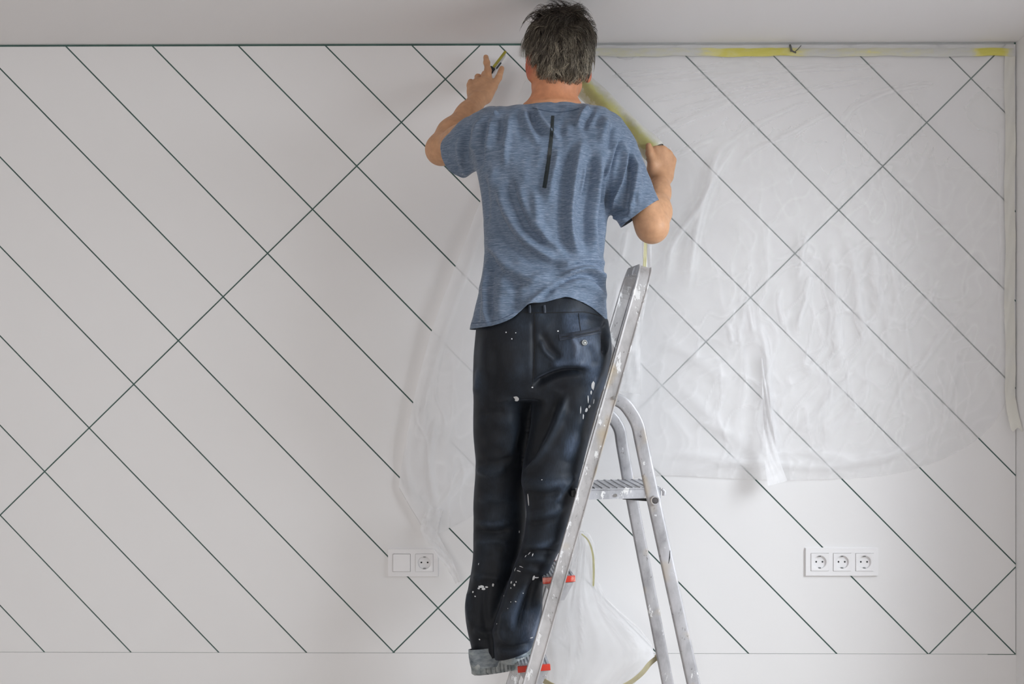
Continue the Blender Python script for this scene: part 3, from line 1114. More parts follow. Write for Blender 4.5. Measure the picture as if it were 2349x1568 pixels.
# through tube with an open end
tc_ = P(1502, 1147, YL0 - 0.03)
m = MB()
tl = 0.02
Vv, Ff = [], []
NN = 28
for (r, y) in ((0.0118, 0.27), (0.0118, -0.006), (0.0112, -0.0085), (0.0085, -0.0085), (0.0080, -0.006), (0.0080, 0.05)):
    for k in range(NN):
        a = 2 * math.pi * k / NN
        Vv.append(tc_ + np.array([r * math.cos(a), y, r * math.sin(a)]))
for j in range(5):
    Ff += [(j * NN + k, j * NN + (k + 1) % NN, (j + 1) * NN + (k + 1) % NN, (j + 1) * NN + k) for k in range(NN)]
tb = m.add(Vv, Ff).build('cross_tube', M_ALU2, ladder, smooth=True)
MB().tube([tc_ + (0, 0.02, 0), tc_ + (0, 0.024, 0)], 0.0079, 20).build('tube_core', M_DARK, tb)
# black scrape on the near rear leg
MB().tube([P(1537, 1262, YL0 - 0.0545), P(1536, 1278, YL0 - 0.0545), P(1533.5, 1292, YL0 - 0.055)], [0.0008, 0.0016, 0.0006], 6).build('scrape_mark', M_DARK, ladder)

# safety strap on the far side, bolted to the rear leg
yb = -0.235
br = [P(1502, 1502, yb - 0.012), P(1512, 1497, yb - 0.013), P(1533, 1497, yb - 0.013), P(1535, 1514, yb - 0.013), P(1513, 1515, yb - 0.013), P(1503, 1511, yb - 0.012)]
m = MB()
sp = smooth_poly([(1507, 1507), (1490, 1521), (1470, 1545), (1440, 1567), (1400, 1584), (1350, 1592), (1300, 1584), (1262, 1568), (1236, 1551)], 6)
path = [P(x, y, yb - 0.012 - 0.05 * (i / len(sp))) for i, (x, y) in enumerate(sp)]
m = MB()
V = []
for i, p in enumerate(path):
    t = path[min(i + 1, len(path) - 1)] - path[max(i - 1, 0)]
    t /= np.linalg.norm(t)
    nrm = np.array([-t[2], 0, t[0]])
    wv = np.array([0, 0.9, 0]) * 0.006 + nrm * 0.0075
    V += [p - wv, p - wv + nrm * 0.0015, p + wv + nrm * 0.0015, p + wv]
Fq = []
for i in range(len(path) - 1):
    Fq += [(i * 4 + k, (i + 1) * 4 + k, (i + 1) * 4 + (k + 1) % 4, i * 4 + (k + 1) % 4) for k in range(4)]
st = m.add(V, Fq + [(0, 1, 2, 3), tuple(len(V) - 4 + k for k in (3, 2, 1, 0))]).build('safety_strap', M_STRAP, ladder)
MB().prism(br, np.array([0, 0.003, 0])).build('strap_clip', M_BRASS, st)
bc = P(1524, 1505, yb - 0.014)
MB().tube([bc, bc + (0, -0.003, 0), bc + (0, -0.005, 0)], [0.0062, 0.0062, 0.003], 16).build('strap_bolt', M_BOLT, st, True)


# ------------------------------------------------------------------ the man
YB0 = -0.445                                  # depth of the body's middle


def nrmz(v):
    v = np.asarray(v, float)
    return v / np.linalg.norm(v)


def mpx(px, Y):
    """size in metres of px photo pixels at depth Y"""
    return px * (Y - CAM[1]) / F_PX


def rot_about(v, ax, a):
    ax = nrmz(ax)
    return v * math.cos(a) + np.cross(ax, v) * math.sin(a) + ax * (ax @ v) * (1 - math.cos(a))


man = empty('person', P(1190, 1530, YB0), 'man in a heathered blue t-shirt and dark trousers standing on the ladder, seen from behind', 'person')

# ---- head frame
HY = -0.43
HC = P(1284, 124, HY)
hyaw = math.radians(11)                       # looks a little to his left
hf = np.array([-math.sin(hyaw), math.cos(hyaw), 0.0])
hr = np.array([math.cos(hyaw), math.sin(hyaw), 0.0])
hu = np.array([0.03, 0.0, 1.0])
HM = np.stack([hr, hf, hu], 1)


def hp(x, y, z):
    return HC + HM @ np.array([x, y, z])


body = []
body.append(Ell(hp(0, -0.006, 0.012), (0.076, 0.097, 0.093), HM, 0.02))
body.append(Ell(hp(0, 0.034, -0.062), (0.056, 0.062, 0.082), HM, 0.03))
body.append(Cone(hp(0, 0.072, -0.128), hp(0, 0.066, -0.122), 0.024, k=0.03))
for s in (-1, 1):
    body.append(Cone(hp(s * 0.044, 0.014, -0.082), hp(s * 0.020, 0.072, -0.122), 0.018, 0.018, k=0.03))
    body.append(Ell(hp(s * 0.050, 0.062, -0.035), (0.022, 0.022, 0.018), HM, 0.02))
body.append(Cone(hp(-0.036, 0.084, 0.014), hp(0.036, 0.084, 0.014), 0.013, k=0.02))
for s in (-1, 1):
    body.append(Ell(hp(s * 0.032, 0.100, -0.012), (0.015, 0.013, 0.011), HM, 0.012, 'd'))
body.append(Cone(hp(0, 0.096, 0.002), hp(0, 0.116, -0.042), 0.008, 0.0125, k=0.012))
for s in (-1, 1):
    body.append(Cone(hp(s * 0.010, 0.106, -0.046), hp(s * 0.012, 0.102, -0.045), 0.0075, k=0.006))
    # ears: a flat shell with a rim and a hollow
    em = np.stack([nrmz(hr * s + hf * -0.45), nrmz(hf + hr * s * 0.45), hu], 1)
    body.append(Ell(hp(s * 0.0805, -0.004, -0.034), (0.0085, 0.021, 0.033), em, 0.006))
    body.append(Ell(hp(s * 0.0775, -0.004, -0.062), (0.008, 0.011, 0.012), em, 0.006))
    body.append(Ell(hp(s * 0.0895, 0.002, -0.032), (0.005, 0.012, 0.021), em, 0.004, 'd'))
body.append(Cone(hp(-0.020, 0.090, -0.082), hp(0.020, 0.090, -0.082), 0.0075, k=0.008))
body.append(Cone(hp(-0.017, 0.090, -0.093), hp(0.017, 0.090, -0.093), 0.0080, k=0.006))
# neck and torso
NB = P(1263, 268, YB0 + 0.005)
body.append(Cone(hp(-0.010, -0.010, -0.050), NB, 0.053, 0.056, k=0.03))
for s in (-1, 1):
    body.append(Cone(hp(s * 0.026 - 0.012, -0.024, -0.090), P(1264 + s * 48, 292, YB0), 0.020, 0.026, k=0.02))


def zk(py, px, half, Y, b):
    c = P(px, py, Y)
    return (c[2], c[0], c[1], mpx(half, Y), b)


body.append(Tube([zk(250, 1264, 56, YB0, .055), zk(300, 1260, 125, YB0, .08), zk(360, 1250, 140, YB0, .105), zk(450, 1249, 132, YB0, .11),
                  zk(560, 1247, 118, YB0, .092), zk(660, 1246, 118, YB0, .088), zk(760, 1244, 122, YB0, .09), zk(840, 1240, 110, YB0, .075)], k=0.05))
# ---- arms
SL, EL, WL = P(1108, 300, YB0), P(1012, 343, -0.275), P(1096, 229, -0.150)
SR, ER, WR = P(1402, 312, YB0), P(1496, 520, -0.450), P(1517, 412, -0.290)
for S_, E_, W_ in ((SL, EL, WL), (SR, ER, WR)):
    body.append(Cone(S_, S_ + (E_ - S_) * 0.55, 0.038, 0.038, k=0.05))
    body.append(Cone(S_ + (E_ - S_) * 0.5, E_, 0.039, 0.0385, k=0.03))
    f1 = E_ + (W_ - E_) * 0.30
    body.append(Cone(E_, f1, 0.0375, 0.0415, k=0.03))
    body.append(Cone(f1, E_ + (W_ - E_) * 0.72, 0.0405, 0.0300, k=0.025))
    body.append(Cone(E_ + (W_ - E_) * 0.70, W_, 0.0300, 0.0262, k=0.02))


# ---- hands
def finger(base, d, ax, lens, angs, r0, r1, k=0.006):
    """chain of bones; each joint bends the direction about ax"""
    p, n = base, len(lens)
    for i, L in enumerate(lens):
        d = nrmz(rot_about(d, ax, angs[i]))
        q = p + d * L
        ra, rb_ = r0 + (r1 - r0) * i / n, r0 + (r1 - r0) * (i + 1) / n
        body.append(Cone(p, q, ra, rb_, k=k))
        if i > 0: body.append(Cone(p, p, ra * 1.05, k=0.004))
        p = q
    return p, d


def rad(*a): return [math.radians(x) for x in a]


# left hand, back of the hand to the camera, first finger straight up
KL = P(1104, 181, -0.085)
u = nrmz(KL - WL)
v = nrmz(np.array([1.0, 0.05, 0.10]) - u * (np.array([1.0, 0.05, 0.10]) @ u))
nb = nrmz(np.cross(v, u))                     # back of the hand
if nb[1] > 0: nb = -nb
mc = {}
for i, (lat, ln_, dz) in enumerate(((0.0275, 0.080, 0.0), (0.0085, 0.086, 0.002), (-0.0105, 0.081, 0.0), (-0.028, 0.071, -0.004))):
    mc[i] = WL + u * ln_ + v * lat + nb * (dz + 0.002)
    body.append(Cone(WL + u * 0.012 + v * lat * 0.55, mc[i], 0.0155, 0.0118, k=0.012))
    body.append(Cone(mc[i] + nb * 0.002, mc[i] + nb * 0.002, 0.0105, k=0.008))
    body.append(Cone(WL + u * 0.02 + v * lat * 0.5 + nb * 0.0105, mc[i] + nb * 0.0085, 0.0032, k=0.010))   # tendons
body.append(Ell(WL + u * 0.045 - nb * 0.006, (0.034, 0.040, 0.013), np.stack([v, u, nb], 1), 0.012))
upd = nrmz(np.array([-0.02, 0.10, 1.0]))
ax_up = nrmz(np.cross(nb, u))                 # + bends towards the palm
if (rot_about(u, ax_up, 0.5) @ nb) > 0: ax_up = -ax_up
finger(mc[0], nrmz(P(1114, 128, -0.052) - mc[0]), ax_up, [0.046, 0.029, 0.023], rad(-6, 3, 6), 0.0104, 0.0082)
finger(mc[1], u, ax_up, [0.044, 0.028, 0.021], rad(8, 86, 60), 0.0098, 0.0074)
finger(mc[2], nrmz(u - v * 0.05), ax_up, [0.041, 0.026, 0.020], rad(13, 86, 62), 0.0094, 0.0070)
finger(mc[3], nrmz(u - v * 0.12), ax_up, [0.033, 0.020, 0.018], rad(18, 84, 60), 0.0086, 0.0064)
tb0 = WL + u * 0.022 + v * 0.022 - nb * 0.006
tb1, tb2, tb3 = P(1131, 199, -0.115), P(1144, 178, -0.10), P(1151, 157, -0.085)
body.append(Cone(tb0, tb1, 0.0175, 0.0130, k=0.014))
body.append(Cone(tb1, tb2, 0.0118, 0.0098, k=0.006))
body.append(Cone(tb2, tb3, 0.0100, 0.0080, k=0.005))

# right hand: fist round the end of the film roll, thumb side towards the camera-left
u = nrmz(P(1519, 356, -0.285) - WR)
v = nrmz(np.array([-0.86, -0.25, 0.12]) - u * (np.array([-0.86, -0.25, 0.12]) @ u))     # towards the thumb
nb = nrmz(np.cross(u, v))
if nb[1] > 0: nb = -nb                         # back of the hand faces the camera and right
nb = nrmz(nb + 0.0 * u)
mcr = {}
for i, (lat, ln_, dz) in enumerate(((0.020, 0.080, 0.002), (0.001, 0.083, 0.004), (-0.017, 0.074, 0.002), (-0.032, 0.060, -0.004))):
    mcr[i] = WR + u * ln_ + v * lat + nb * dz
    body.append(Cone(WR + u * 0.012 + v * lat * 0.55, mcr[i], 0.0165, 0.0128, k=0.014))
body.append(Ell(WR + u * 0.045 - nb * 0.008, (0.034, 0.040, 0.016), np.stack([v, u, nb], 1), 0.012))
axr = nrmz(np.cross(nb, u))
if (rot_about(u, axr, 0.5) @ nb) > 0: axr = -axr
for i, (ls, r) in enumerate((([0.040, 0.026, 0.020], 0.0098), ([0.043, 0.028, 0.021], 0.0098), ([0.040, 0.026, 0.020], 0.0092), ([0.032, 0.020, 0.018], 0.0084))):
    finger(mcr[i], u, axr, ls, rad(72, 92, 50), r, r * 0.8)
t0 = WR + u * 0.020 + v * 0.026 - nb * 0.004
t1, t2, t3 = P(1497, 374, -0.305), P(1490, 352, -0.305), P(1488, 334, -0.295)
body.append(Cone(t0, t1, 0.0175, 0.0135, k=0.014))
body.append(Cone(t1, t2, 0.0125, 0.0105, k=0.006))
body.append(Cone(t2, t3, 0.0108, 0.0085, k=0.005))

# ---- legs under the trousers
HPL, HPR = P(1165, 820, YB0), P(1312, 820, YB0)
KNL, ANL = P(1143, 1150, -0.37), P(1112, 1478, -0.39)
KNR, ANR = P(1262, 1150, -0.46), P(1178, 1488, -0.46)
for H_, K_, A_ in ((HPL, KNL, ANL), (HPR, KNR, ANR)):
    body.append(Cone(H_, K_, 0.056, 0.040, k=0.05))
    body.append(Cone(K_, K_ + (A_ - K_) * 0.35, 0.038, 0.036, k=0.03))
    body.append(Cone(K_ + (A_ - K_) * 0.35, A_, 0.036, 0.028, k=0.03))
for A_, dx in ((ANL, nrmz([0.45, 0.89, 0])), (ANR, nrmz([0.22, 0.97, 0]))):
    body.append(Cone(A_, A_ + dx * 0.10 + np.array([0, 0, -0.035]), 0.026, 0.016, k=0.02))


# ---- skin
def skin_material():
    m, nt, nodes, links, bs = nm('skin')
    at = nodes.new('ShaderNodeAttribute'); at.attribute_name = 'skin_tone'
    n = noise_node(nodes, links, 55, 4)
    r = ramp_node(nodes, links, n.outputs[0], [(0.3, (0.86, 0.84, 0.82)), (0.7, (1.06, 1.05, 1.04))])
    links.new(mixc(nodes, links, 1.0, at.outputs['Color'], r.outputs[0], 'MULTIPLY'), bs.inputs['Base Color'])
    bs.inputs['Roughness'].default_value = 0.52
    bs.inputs['Specular IOR Level'].default_value = 0.4
    bs.inputs['Subsurface Weight'].default_value = 0.08
    bs.inputs['Subsurface Radius'].default_value = (0.012, 0.005, 0.003)
    bs.inputs['Subsurface Scale'].default_value = 0.6
    n2 = noise_node(nodes, links, 240, 3)
    bump_node(nodes, links, n2.outputs[0], 0.25, 0.0006, bs)
    return m


M_SKIN = skin_material()
V, Q = volume(body, 0.003)
V = smooth_mesh(V, Q, 1, 0.4)
L = (V - HC) @ np.linalg.inv(HM).T
tone = np.tile(np.array(s2l((205, 158, 122))[:3]), (len(V), 1))


def blend(mask, srgb):
    global tone
    c = np.array(s2l(srgb)[:3])
    tone = tone * (1 - mask[:, None]) + c * mask[:, None]


blend(np.clip((V[:, 2] - P(0, 262, YB0)[2]) / 0.03, 0, 1) * (np.abs(V[:, 0] - NB[0]) < 0.15) * (L[:, 1] < 0.2), (212, 146, 108))      # sun-reddened neck and face
ear = np.exp(-(((np.abs(L[:, 0]) - 0.086) / 0.012)**2 + ((L[:, 2] + 0.036) / 0.035)**2 + ((L[:, 1] + 0.004) / 0.025)**2))
blend(np.clip(ear * 1.4, 0, 1) * 0.85, (186, 92, 74))
beard = np.clip((-0.055 - L[:, 2]) / 0.02, 0, 1) * np.clip((L[:, 1] - 0.02) / 0.02, 0, 1) * np.clip((L[:, 2] + 0.17) / 0.02, 0, 1) * (np.abs(L[:, 0]) < 0.09)
blend(beard * 0.75, (66, 54, 46))
mk('body', V, Q, M_SKIN, man, True, {'skin_tone': tone})
for s in (-1, 1):
    m = MB()
    m.tube([hp(s * 0.032, 0.079, -0.012), hp(s * 0.032, 0.082, -0.012), hp(s * 0.032, 0.086, -0.012), hp(s * 0.032, 0.0895, -0.012), hp(s * 0.032, 0.0905, -0.012)], [0.006, 0.0105, 0.0105, 0.006, 0.002], 16)
    m.build('eye', simple('eye_white', (226, 222, 214), 0.2), man, True)


def surf(V, F):
    return BVHTree.FromPolygons([tuple(v) for v in V], [tuple(int(i) for i in f) for f in F])


def hit(tree, px, py):
    d = Vector(ray(px, py)).normalized()
    loc, nn_, _, _ = tree.ray_cast(Vector(CAM), d)
    if loc is None: return None, None
    nn_ = np.array(nn_)
    if nn_ @ np.array(d) > 0: nn_ = -nn_
    return np.array(loc), nn_


def on_cloth(name, tree, pts_px, width_px, mat, parent, lift=0.001, thick=0.0012, n=24):
    """flat strip lying on the cloth along pts (e.g. a welt, a loop, a seam)"""
    u = np.linspace(0, 1, n)
    c = along(pts_px, u)
    wv = np.interp(u, np.linspace(0, 1, len(width_px)), width_px) if hasattr(width_px, '__len__') else np.full(n, width_px)
    V = []
    for i in range(n):
        tg = c[min(i + 1, n - 1)] - c[max(i - 1, 0)]
        tg = tg / max(np.linalg.norm(tg), 1e-6)
        nn_ = np.array([-tg[1], tg[0]])
        for k, (q, l) in enumerate(((-1, 0.0), (-0.8, 1.0), (0.8, 1.0), (1, 0.0))):
            p = c[i] + nn_ * q * wv[i] / 2
            h, nv = hit(tree, p[0], p[1])
            if h is None:
                h, nv = V[-1] if V else P(p[0], p[1], YB0 - 0.11), np.array([0, -1.0, 0])
            V.append(h + nv * (lift + thick * l))
    return mk(name, V, grid_faces(n, 4), mat, parent, True)


# ---- trousers
def trouser_material():
    m, nt, nodes, links, bs = nm('dark_worn_trousers')
    n1 = noise_node(nodes, links, 9, 4, (1, 1, 0.45))
    n2 = noise_node(nodes, links, 420, 2, (1, 1, 0.12))
    at = nodes.new('ShaderNodeAttribute'); at.attribute_name = 'worn'
    ad = nodes.new('ShaderNodeMath'); ad.operation = 'MULTIPLY_ADD'
    links.new(n1.outputs[0], ad.inputs[0]); ad.inputs[1].default_value = 0.55
    links.new(at.outputs['Fac'], ad.inputs[2])
    r = ramp_node(nodes, links, ad.outputs[0], [(0.22, s2l((13, 18, 26))), (0.42, s2l((28, 37, 48))), (0.60, s2l((56, 68, 86))), (0.95, s2l((112, 122, 140)))])
    w = ramp_node(nodes, links, n2.outputs[0], [(0.35, (0.8, 0.8, 0.8)), (0.65, (1.25, 1.25, 1.25))])
    links.new(mixc(nodes, links, 1.0, r.outputs[0], w.outputs[0], 'MULTIPLY'), bs.inputs['Base Color'])
    bs.inputs['Roughness'].default_value = 0.62
    bs.inputs['Specular IOR Level'].default_value = 0.35
    bs.inputs['Sheen Weight'].default_value = 0.12
    bs.inputs['Sheen Roughness'].default_value = 0.4
    bs.inputs['Sheen Tint'].default_value = (0.6, 0.7, 0.9, 1)
    bump_node(nodes, links, n2.outputs[0], 0.3, 0.0005, bs)
    return m


M_TROU = trouser_material()


def silh(rows, Yf, bf):
    """rows (py, left, right) -> tube knots"""
    out = []
    for py, l, r in rows:
        Y = Yf(py)
        out.append(zk(py, (l + r) / 2, (r - l) / 2, Y, bf(py)))
    return out


YLL = lambda py: float(np.interp(py, [680, 860, 960, 1150, 1480, 1530], [YB0, YB0 + 0.01, YB0 + 0.035, -0.372, -0.395, -0.395]))
YRL = lambda py: float(np.interp(py, [680, 860, 1000, 1100, 1480, 1530], [YB0, YB0 - 0.005, -0.462, -0.478, -0.466, -0.466]))
legl = silh([(740, 1100, 1240), (800, 1092, 1236), (860, 1088, 1232), (920, 1086, 1226), (1000, 1086, 1216), (1060, 1091, 1210), (1150, 1086, 1206), (1220, 1086, 1204), (1290, 1084, 1190),
             (1340, 1075, 1178), (1400, 1067, 1166), (1440, 1071, 1160), (1490, 1082, 1158), (1530, 1086, 1158)], YLL, lambda py: float(np.interp(py, [740, 860, 1100, 1300, 1400, 1530], [.10, .098, .080, .068, .066, .062])))
legr = silh([(740, 1232, 1390), (800, 1230, 1399), (860, 1228, 1388), (920, 1222, 1374), (1000, 1212, 1352), (1060, 1200, 1338), (1100, 1196, 1328), (1150, 1206, 1317), (1200, 1206, 1303), (1250, 1197, 1288),
             (1300, 1178, 1264), (1340, 1164, 1247), (1400, 1144, 1243), (1440, 1131, 1234), (1490, 1134, 1218), (1530, 1136, 1210)], YRL, lambda py: float(np.interp(py, [740, 860, 1100, 1300, 1400, 1530], [.10, .100, .088, .070, .068, .060])))
seat = silh([(672, 1118, 1378), (700, 1108, 1386), (750, 1097, 1394), (800, 1093, 1398), (850, 1092, 1390), (890, 1096, 1376), (915, 1110, 1350)], lambda py: YB0, lambda py: float(np.interp(py, [672, 750, 830, 915], [.105, .117, .122, .085])))
tr_prims = [Tube(legl, k=0.02), Tube(legr, k=0.012), Tube(seat, k=0.022)]
tr_prims.append(Ell(P(1172, 815, YB0 - 0.065), (0.075, 0.055, 0.085), k=0.03))
tr_prims.append(Ell(P(1318, 812, YB0 - 0.068), (0.078, 0.057, 0.085), k=0.03))
V, Q = volume(tr_prims, 0.004)
V = smooth_mesh(V, Q, 3, 0.5)
N = normals(V, Q)
TF = [  # folds: line, width px, height mm
    ([(1222, 720), (1224, 800), (1223, 880)], 5, -3), ([(1222, 886), (1250, 868), (1290, 852), (1345, 850)], 9, -14), ([(1262, 830), (1300, 838), (1345, 835)], 14, 5),
    ([(1160, 942), (1130, 946), (1100, 940)], 9, -3), ([(1085, 905), (1098, 870), (1100, 840)], 8, 3),
    ([(1300, 905), (1275, 975), (1240, 1040), (1202, 1085)], 8, 8), ([(1280, 900), (1255, 965), (1222, 1030), (1196, 1070)], 14, -10), ([(1350, 900), (1325, 980), (1300, 1060)], 16, 5),
    ([(1196, 1098), (1220, 1112), (1260, 1112), (1310, 1100)], 12, 5), ([(1204, 1125), (1240, 1134), (1290, 1128)], 10, -4), ([(1320, 1085), (1290, 1125), (1275, 1150)], 8, 5),
    ([(1210, 1182), (1250, 1178), (1300, 1160)], 9, 3), ([(1212, 1200), (1250, 1195), (1280, 1186)], 6, -3), ([(1200, 1252), (1240, 1250), (1285, 1232)], 9, 3), ([(1198, 1268), (1238, 1262), (1278, 1262)], 5, -4),
    ([(1190, 1285), (1235, 1282), (1260, 1290)], 7, 4), ([(1185, 1310), (1215, 1305), (1240, 1318)], 7, 3),
    ([(1092, 1070), (1120, 1085), (1160, 1072)], 9, 5), ([(1096, 1058), (1140, 1058), (1180, 1045)], 7, -3), ([(1092, 1195), (1130, 1203), (1180, 1190)], 7, 4), ([(1090, 1215), (1130, 1220), (1170, 1214)], 6, -4),
    ([(1090, 1245), (1130, 1240), (1170, 1250)], 7, 3), ([(1090, 1150), (1130, 1143), (1180, 1150)], 8, 3), ([(1080, 1330), (1110, 1322), (1150, 1330)], 9, 3),
    ([(1078, 1350), (1074, 1390), (1082, 1430)], 8, 5), ([(1112, 1330), (1108, 1380), (1116, 1450)], 10, -4), ([(1085, 1440), (1110, 1452), (1140, 1448)], 8, 4),
    ([(1228, 1325), (1206, 1380), (1186, 1445)], 7, -9), ([(1205, 1340), (1180, 1400), (1168, 1450)], 10, 6), ([(1238, 1370), (1222, 1420), (1212, 1470)], 7, 5), ([(1160, 1400), (1150, 1440), (1158, 1475)], 8, 4),
    ([(1139, 1478), (1175, 1484), (1222, 1470)], 4, -3), ([(1139, 1490), (1175, 1496), (1215, 1484)], 9, 4),
    ([(1120, 760), (1135, 840), (1128, 920)], 14, -4), ([(1240, 760), (1262, 800), (1285, 830)], 10, -4), ([(1240, 780), (1250, 805), (1275, 825)], 6, 4),
    ([(1390, 735), (1386, 780), (1386, 815)], 5, -7), ([(1396, 760), (1394, 790), (1388, 815)], 4, 4),
    ([(1160, 950), (1175, 1000), (1168, 1050)], 14, 4), ([(1200, 930), (1205, 980), (1190, 1040)], 12, -6),
    ([(1310, 770), (1322, 800), (1316, 825)], 6, 4), ([(1345, 790), (1360, 815), (1365, 840)], 10, -3), ([(1370, 860), (1352, 900), (1340, 930)], 8, 4),
]
back = np.clip(-N[:, 1] * 1.6 + 0.15, 0, 1)
H = fold_height(V, TF) * back
q = proj(V)
H += 0.0022 * vnoise(np.stack([q[:, 0] / 46 + 0.4 * vnoise(q / 80, 21), q[:, 1] / 95], 1), 22) * back + 0.0012 * vnoise(q / 22, 23) * back
V = V + N * (1.7 * H)[:, None]
worn = np.zeros(len(V))
for (x, y, rx, ry, a) in ((1335, 800, 55, 60, .38), (1300, 725, 70, 30, .22), (1365, 900, 30, 70, .25), (1195, 735, 40, 30, .10), (1185, 960, 22, 60, .14), (1310, 1020, 22, 80, .24), (1270, 1200, 45, 90, .16),
                          (1195, 1420, 35, 70, .30), (1225, 1440, 16, 40, .2), (1140, 1200, 50, 60, .08), (1075, 1380, 12, 40, .15), (1100, 850, 16, 60, .1)):
    worn += a * np.exp(-((q[:, 0] - x) / rx)**2 - ((q[:, 1] - y) / ry)**2)
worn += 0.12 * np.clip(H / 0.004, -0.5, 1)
worn += 0.10 * vnoise(q / 40, 51) * (vnoise(q / 9, 52) * 0.5 + 0.5)
worn = worn * 1.15 - 0.06
# hems and waist are clean cuts
zl = P(1110, 1491, -0.395)[2]
hemr = P(1140, 1509, -0.47)[2] + (V[:, 0] - P(1140, 1500, -0.47)[0]) * 0.34 - 0.0 * V[:, 1]
isr = (V[:, 1] < -0.43) | (V[:, 0] > P(1160, 1500, -0.42)[0])
g = np.where(isr, hemr - V[:, 2], zl - V[:, 2])
g = np.maximum(g, V[:, 2] - P(1250, 678, YB0 - 0.1)[2])
n0 = len(V)
Vt, Ft = clip_mesh(np.concatenate([V, worn[:, None]], 1), Q, g)
worn, Vt = Vt[:, 3], Vt[:, :3]
trousers = mk('trousers', Vt, Ft, M_TROU, man, True, {'worn': worn})
so = trousers.modifiers.new('thickness', 'SOLIDIFY'); so.thickness = 0.002; so.offset = -1
tt = surf(Vt, Ft)
M_TROU2 = simple('dark_trouser_trim', (36, 44, 57), 0.55, var=0.25, scale=120, bump=0.0003)
M_STITCH = simple('dark_stitching', (12, 14, 18), 0.7, var=0.1)
pk = on_cloth('pocket', tt, [(1283, 774), (1330, 766), (1377, 756)], 15, M_TROU2, trousers, 0.0003, 0.0009)
on_cloth('pocket_welt', tt, [(1284, 779), (1330, 771), (1377, 761)], 5, M_TROU2, trousers, 0.0010, 0.0008)
on_cloth('pocket_slit', tt, [(1288, 773), (1330, 767), (1373, 758.5)], 1.8, M_STITCH, trousers, 0.0014, 0.0005)
bc_, bn = hit(tt, 1340, 786)
b1, b2 = nrmz(np.cross(bn, [0, 0, 1.0])), None
b2 = np.cross(bn, b1)
m = MB()
prof = [(0.0, 0.0038), (0.0035, 0.0036), (0.0042, 0.0030), (0.0052, 0.0046), (0.0068, 0.0046), (0.0078, 0.0032), (0.0078, 0.0005)]
Vb = [bc_ + bn * prof[0][1]]; Fb = []
for (r, h) in prof[1:]:
    for k in range(20):
        a = 2 * math.pi * k / 20
        Vb.append(bc_ + b1 * (r * math.cos(a)) + b2 * (r * math.sin(a)) + bn * h)
Fb += [(0, 1 + k, 1 + (k + 1) % 20) for k in range(20)]
for j in range(len(prof) - 2):
    Fb += [(1 + j * 20 + k, 1 + (j + 1) * 20 + k, 1 + (j + 1) * 20 + (k + 1) % 20, 1 + j * 20 + (k + 1) % 20) for k in range(20)]
m.add(Vb, Fb).build('button', simple('worn_grey_button', (150, 152, 150), 0.3, 0.5, var=0.4, scale=300), trousers, True)
for x in (1214, 1248):
    on_cloth('belt_loop', tt, [(x, 700), (x + 1, 709), (x + 1, 718)], 7, M_TROU2, trousers, 0.0005, 0.003, 8)
on_cloth('waistband_seam', tt, [(1195, 715), (1230, 717), (1300, 716), (1345, 716), (1382, 726)], 2.0, M_STITCH, trousers, 0.0002, 0.0008, 40)
on_cloth('back_seam', tt, [(1226, 718), (1227, 790), (1224, 850), (1221, 886)], 1.6, M_STITCH, trousers, 0.0001, 0.0005, 40)
on_cloth('dart_seam', tt, [(1327, 718), (1330, 745), (1333, 764)], 1.6, M_STITCH, trousers, 0.0002, 0.0007, 12)
# paint spots, each a small raised blob
M_PAINT = simple('dried_white_paint', (214, 216, 218), 0.5, var=0.06, scale=200)
Vp, Fp = [], []
spots = [(1184, 914, 7, 8), (1161, 762, 1.6, 1.6), (1174, 777, 1.6, 1.6), (1183, 763, 1.3, 1.3), (1360, 884, 4, 11), (1356, 900, 2, 5), (1352, 932, 5, 4), (1345, 940, 4, 5), (1362, 920, 3, 6), (1104, 1345, 7, 3), (1098, 1349, 3, 2), (1110, 1350, 5, 2.5),
         (1085, 1357, 2.2, 2.2), (1090, 1367, 2, 1.6), (1131, 1341, 2.5, 3.5), (1116, 1346, 4, 2), (1173, 1335, 3.6, 3), (1180, 1341, 4, 2.6), (1184, 1334, 2, 1.8), (1172, 1348, 2.5, 1.6), (1215, 1268, 1.6, 6), (1222, 1272, 1.5, 4), (1206, 1275, 1.5, 3),
         (1224, 1325, 3, 7), (1231, 1324, 5, 1.4), (1219, 1462, 5, 2), (1190, 1309, 10, 1), (1195, 1299, 14, 0.9), (1182, 1305, 1, 5), (1183, 1379, 3, 1.6), (1172, 1380, 2, 1.2), (1156, 1366, 1.3, 1.6), (1098, 1293, 1, 2.4), (1100, 1466, 2, 1.6),
         (1212, 1146, 2.6, 14), (1191, 1219, 1.5, 3), (1243, 1100, 1.5, 1.2), (1280, 759, 2, 1.6), (1221, 888, 2, 1.5), (1338, 955, 1.6, 6), (1332, 940, 1.2, 8), (1349, 915, 1.2, 9), (1140, 1430, 1, 1.6), (1200, 1360, 1.2, 1.2), (1165, 1395, 1.4, 1)]
for (x, y, rx, ry) in spots:
    c_, n_ = hit(tt, x, y)
    if c_ is None: continue
    a_ = nrmz(np.cross(n_, [0, 0, 1.0])) * -1
    if a_[0] < 0: a_ = -a_
    b_ = np.cross(a_, n_)
    if b_[2] < 0: b_ = -b_
    s_ = (c_[1] - CAM[1]) / F_PX
    base_ = len(Vp)
    nk = 12
    Vp.append(c_ + n_ * 0.0016)
    for k in range(nk):
        th = 2 * math.pi * k / nk
        rr = 1 + 0.35 * (rng.random() - 0.5)
        Vp.append(c_ + n_ * 0.0003 + a_ * (rx * s_ * rr * math.cos(th)) + b_ * (ry * s_ * rr * math.sin(th)))
    Fp += [(base_, base_ + 1 + k, base_ + 1 + (k + 1) % nk) for k in range(nk)]
o = mk('paint_spots', Vp, Fp, M_PAINT, trousers, True)
o['kind'] = 'stuff'


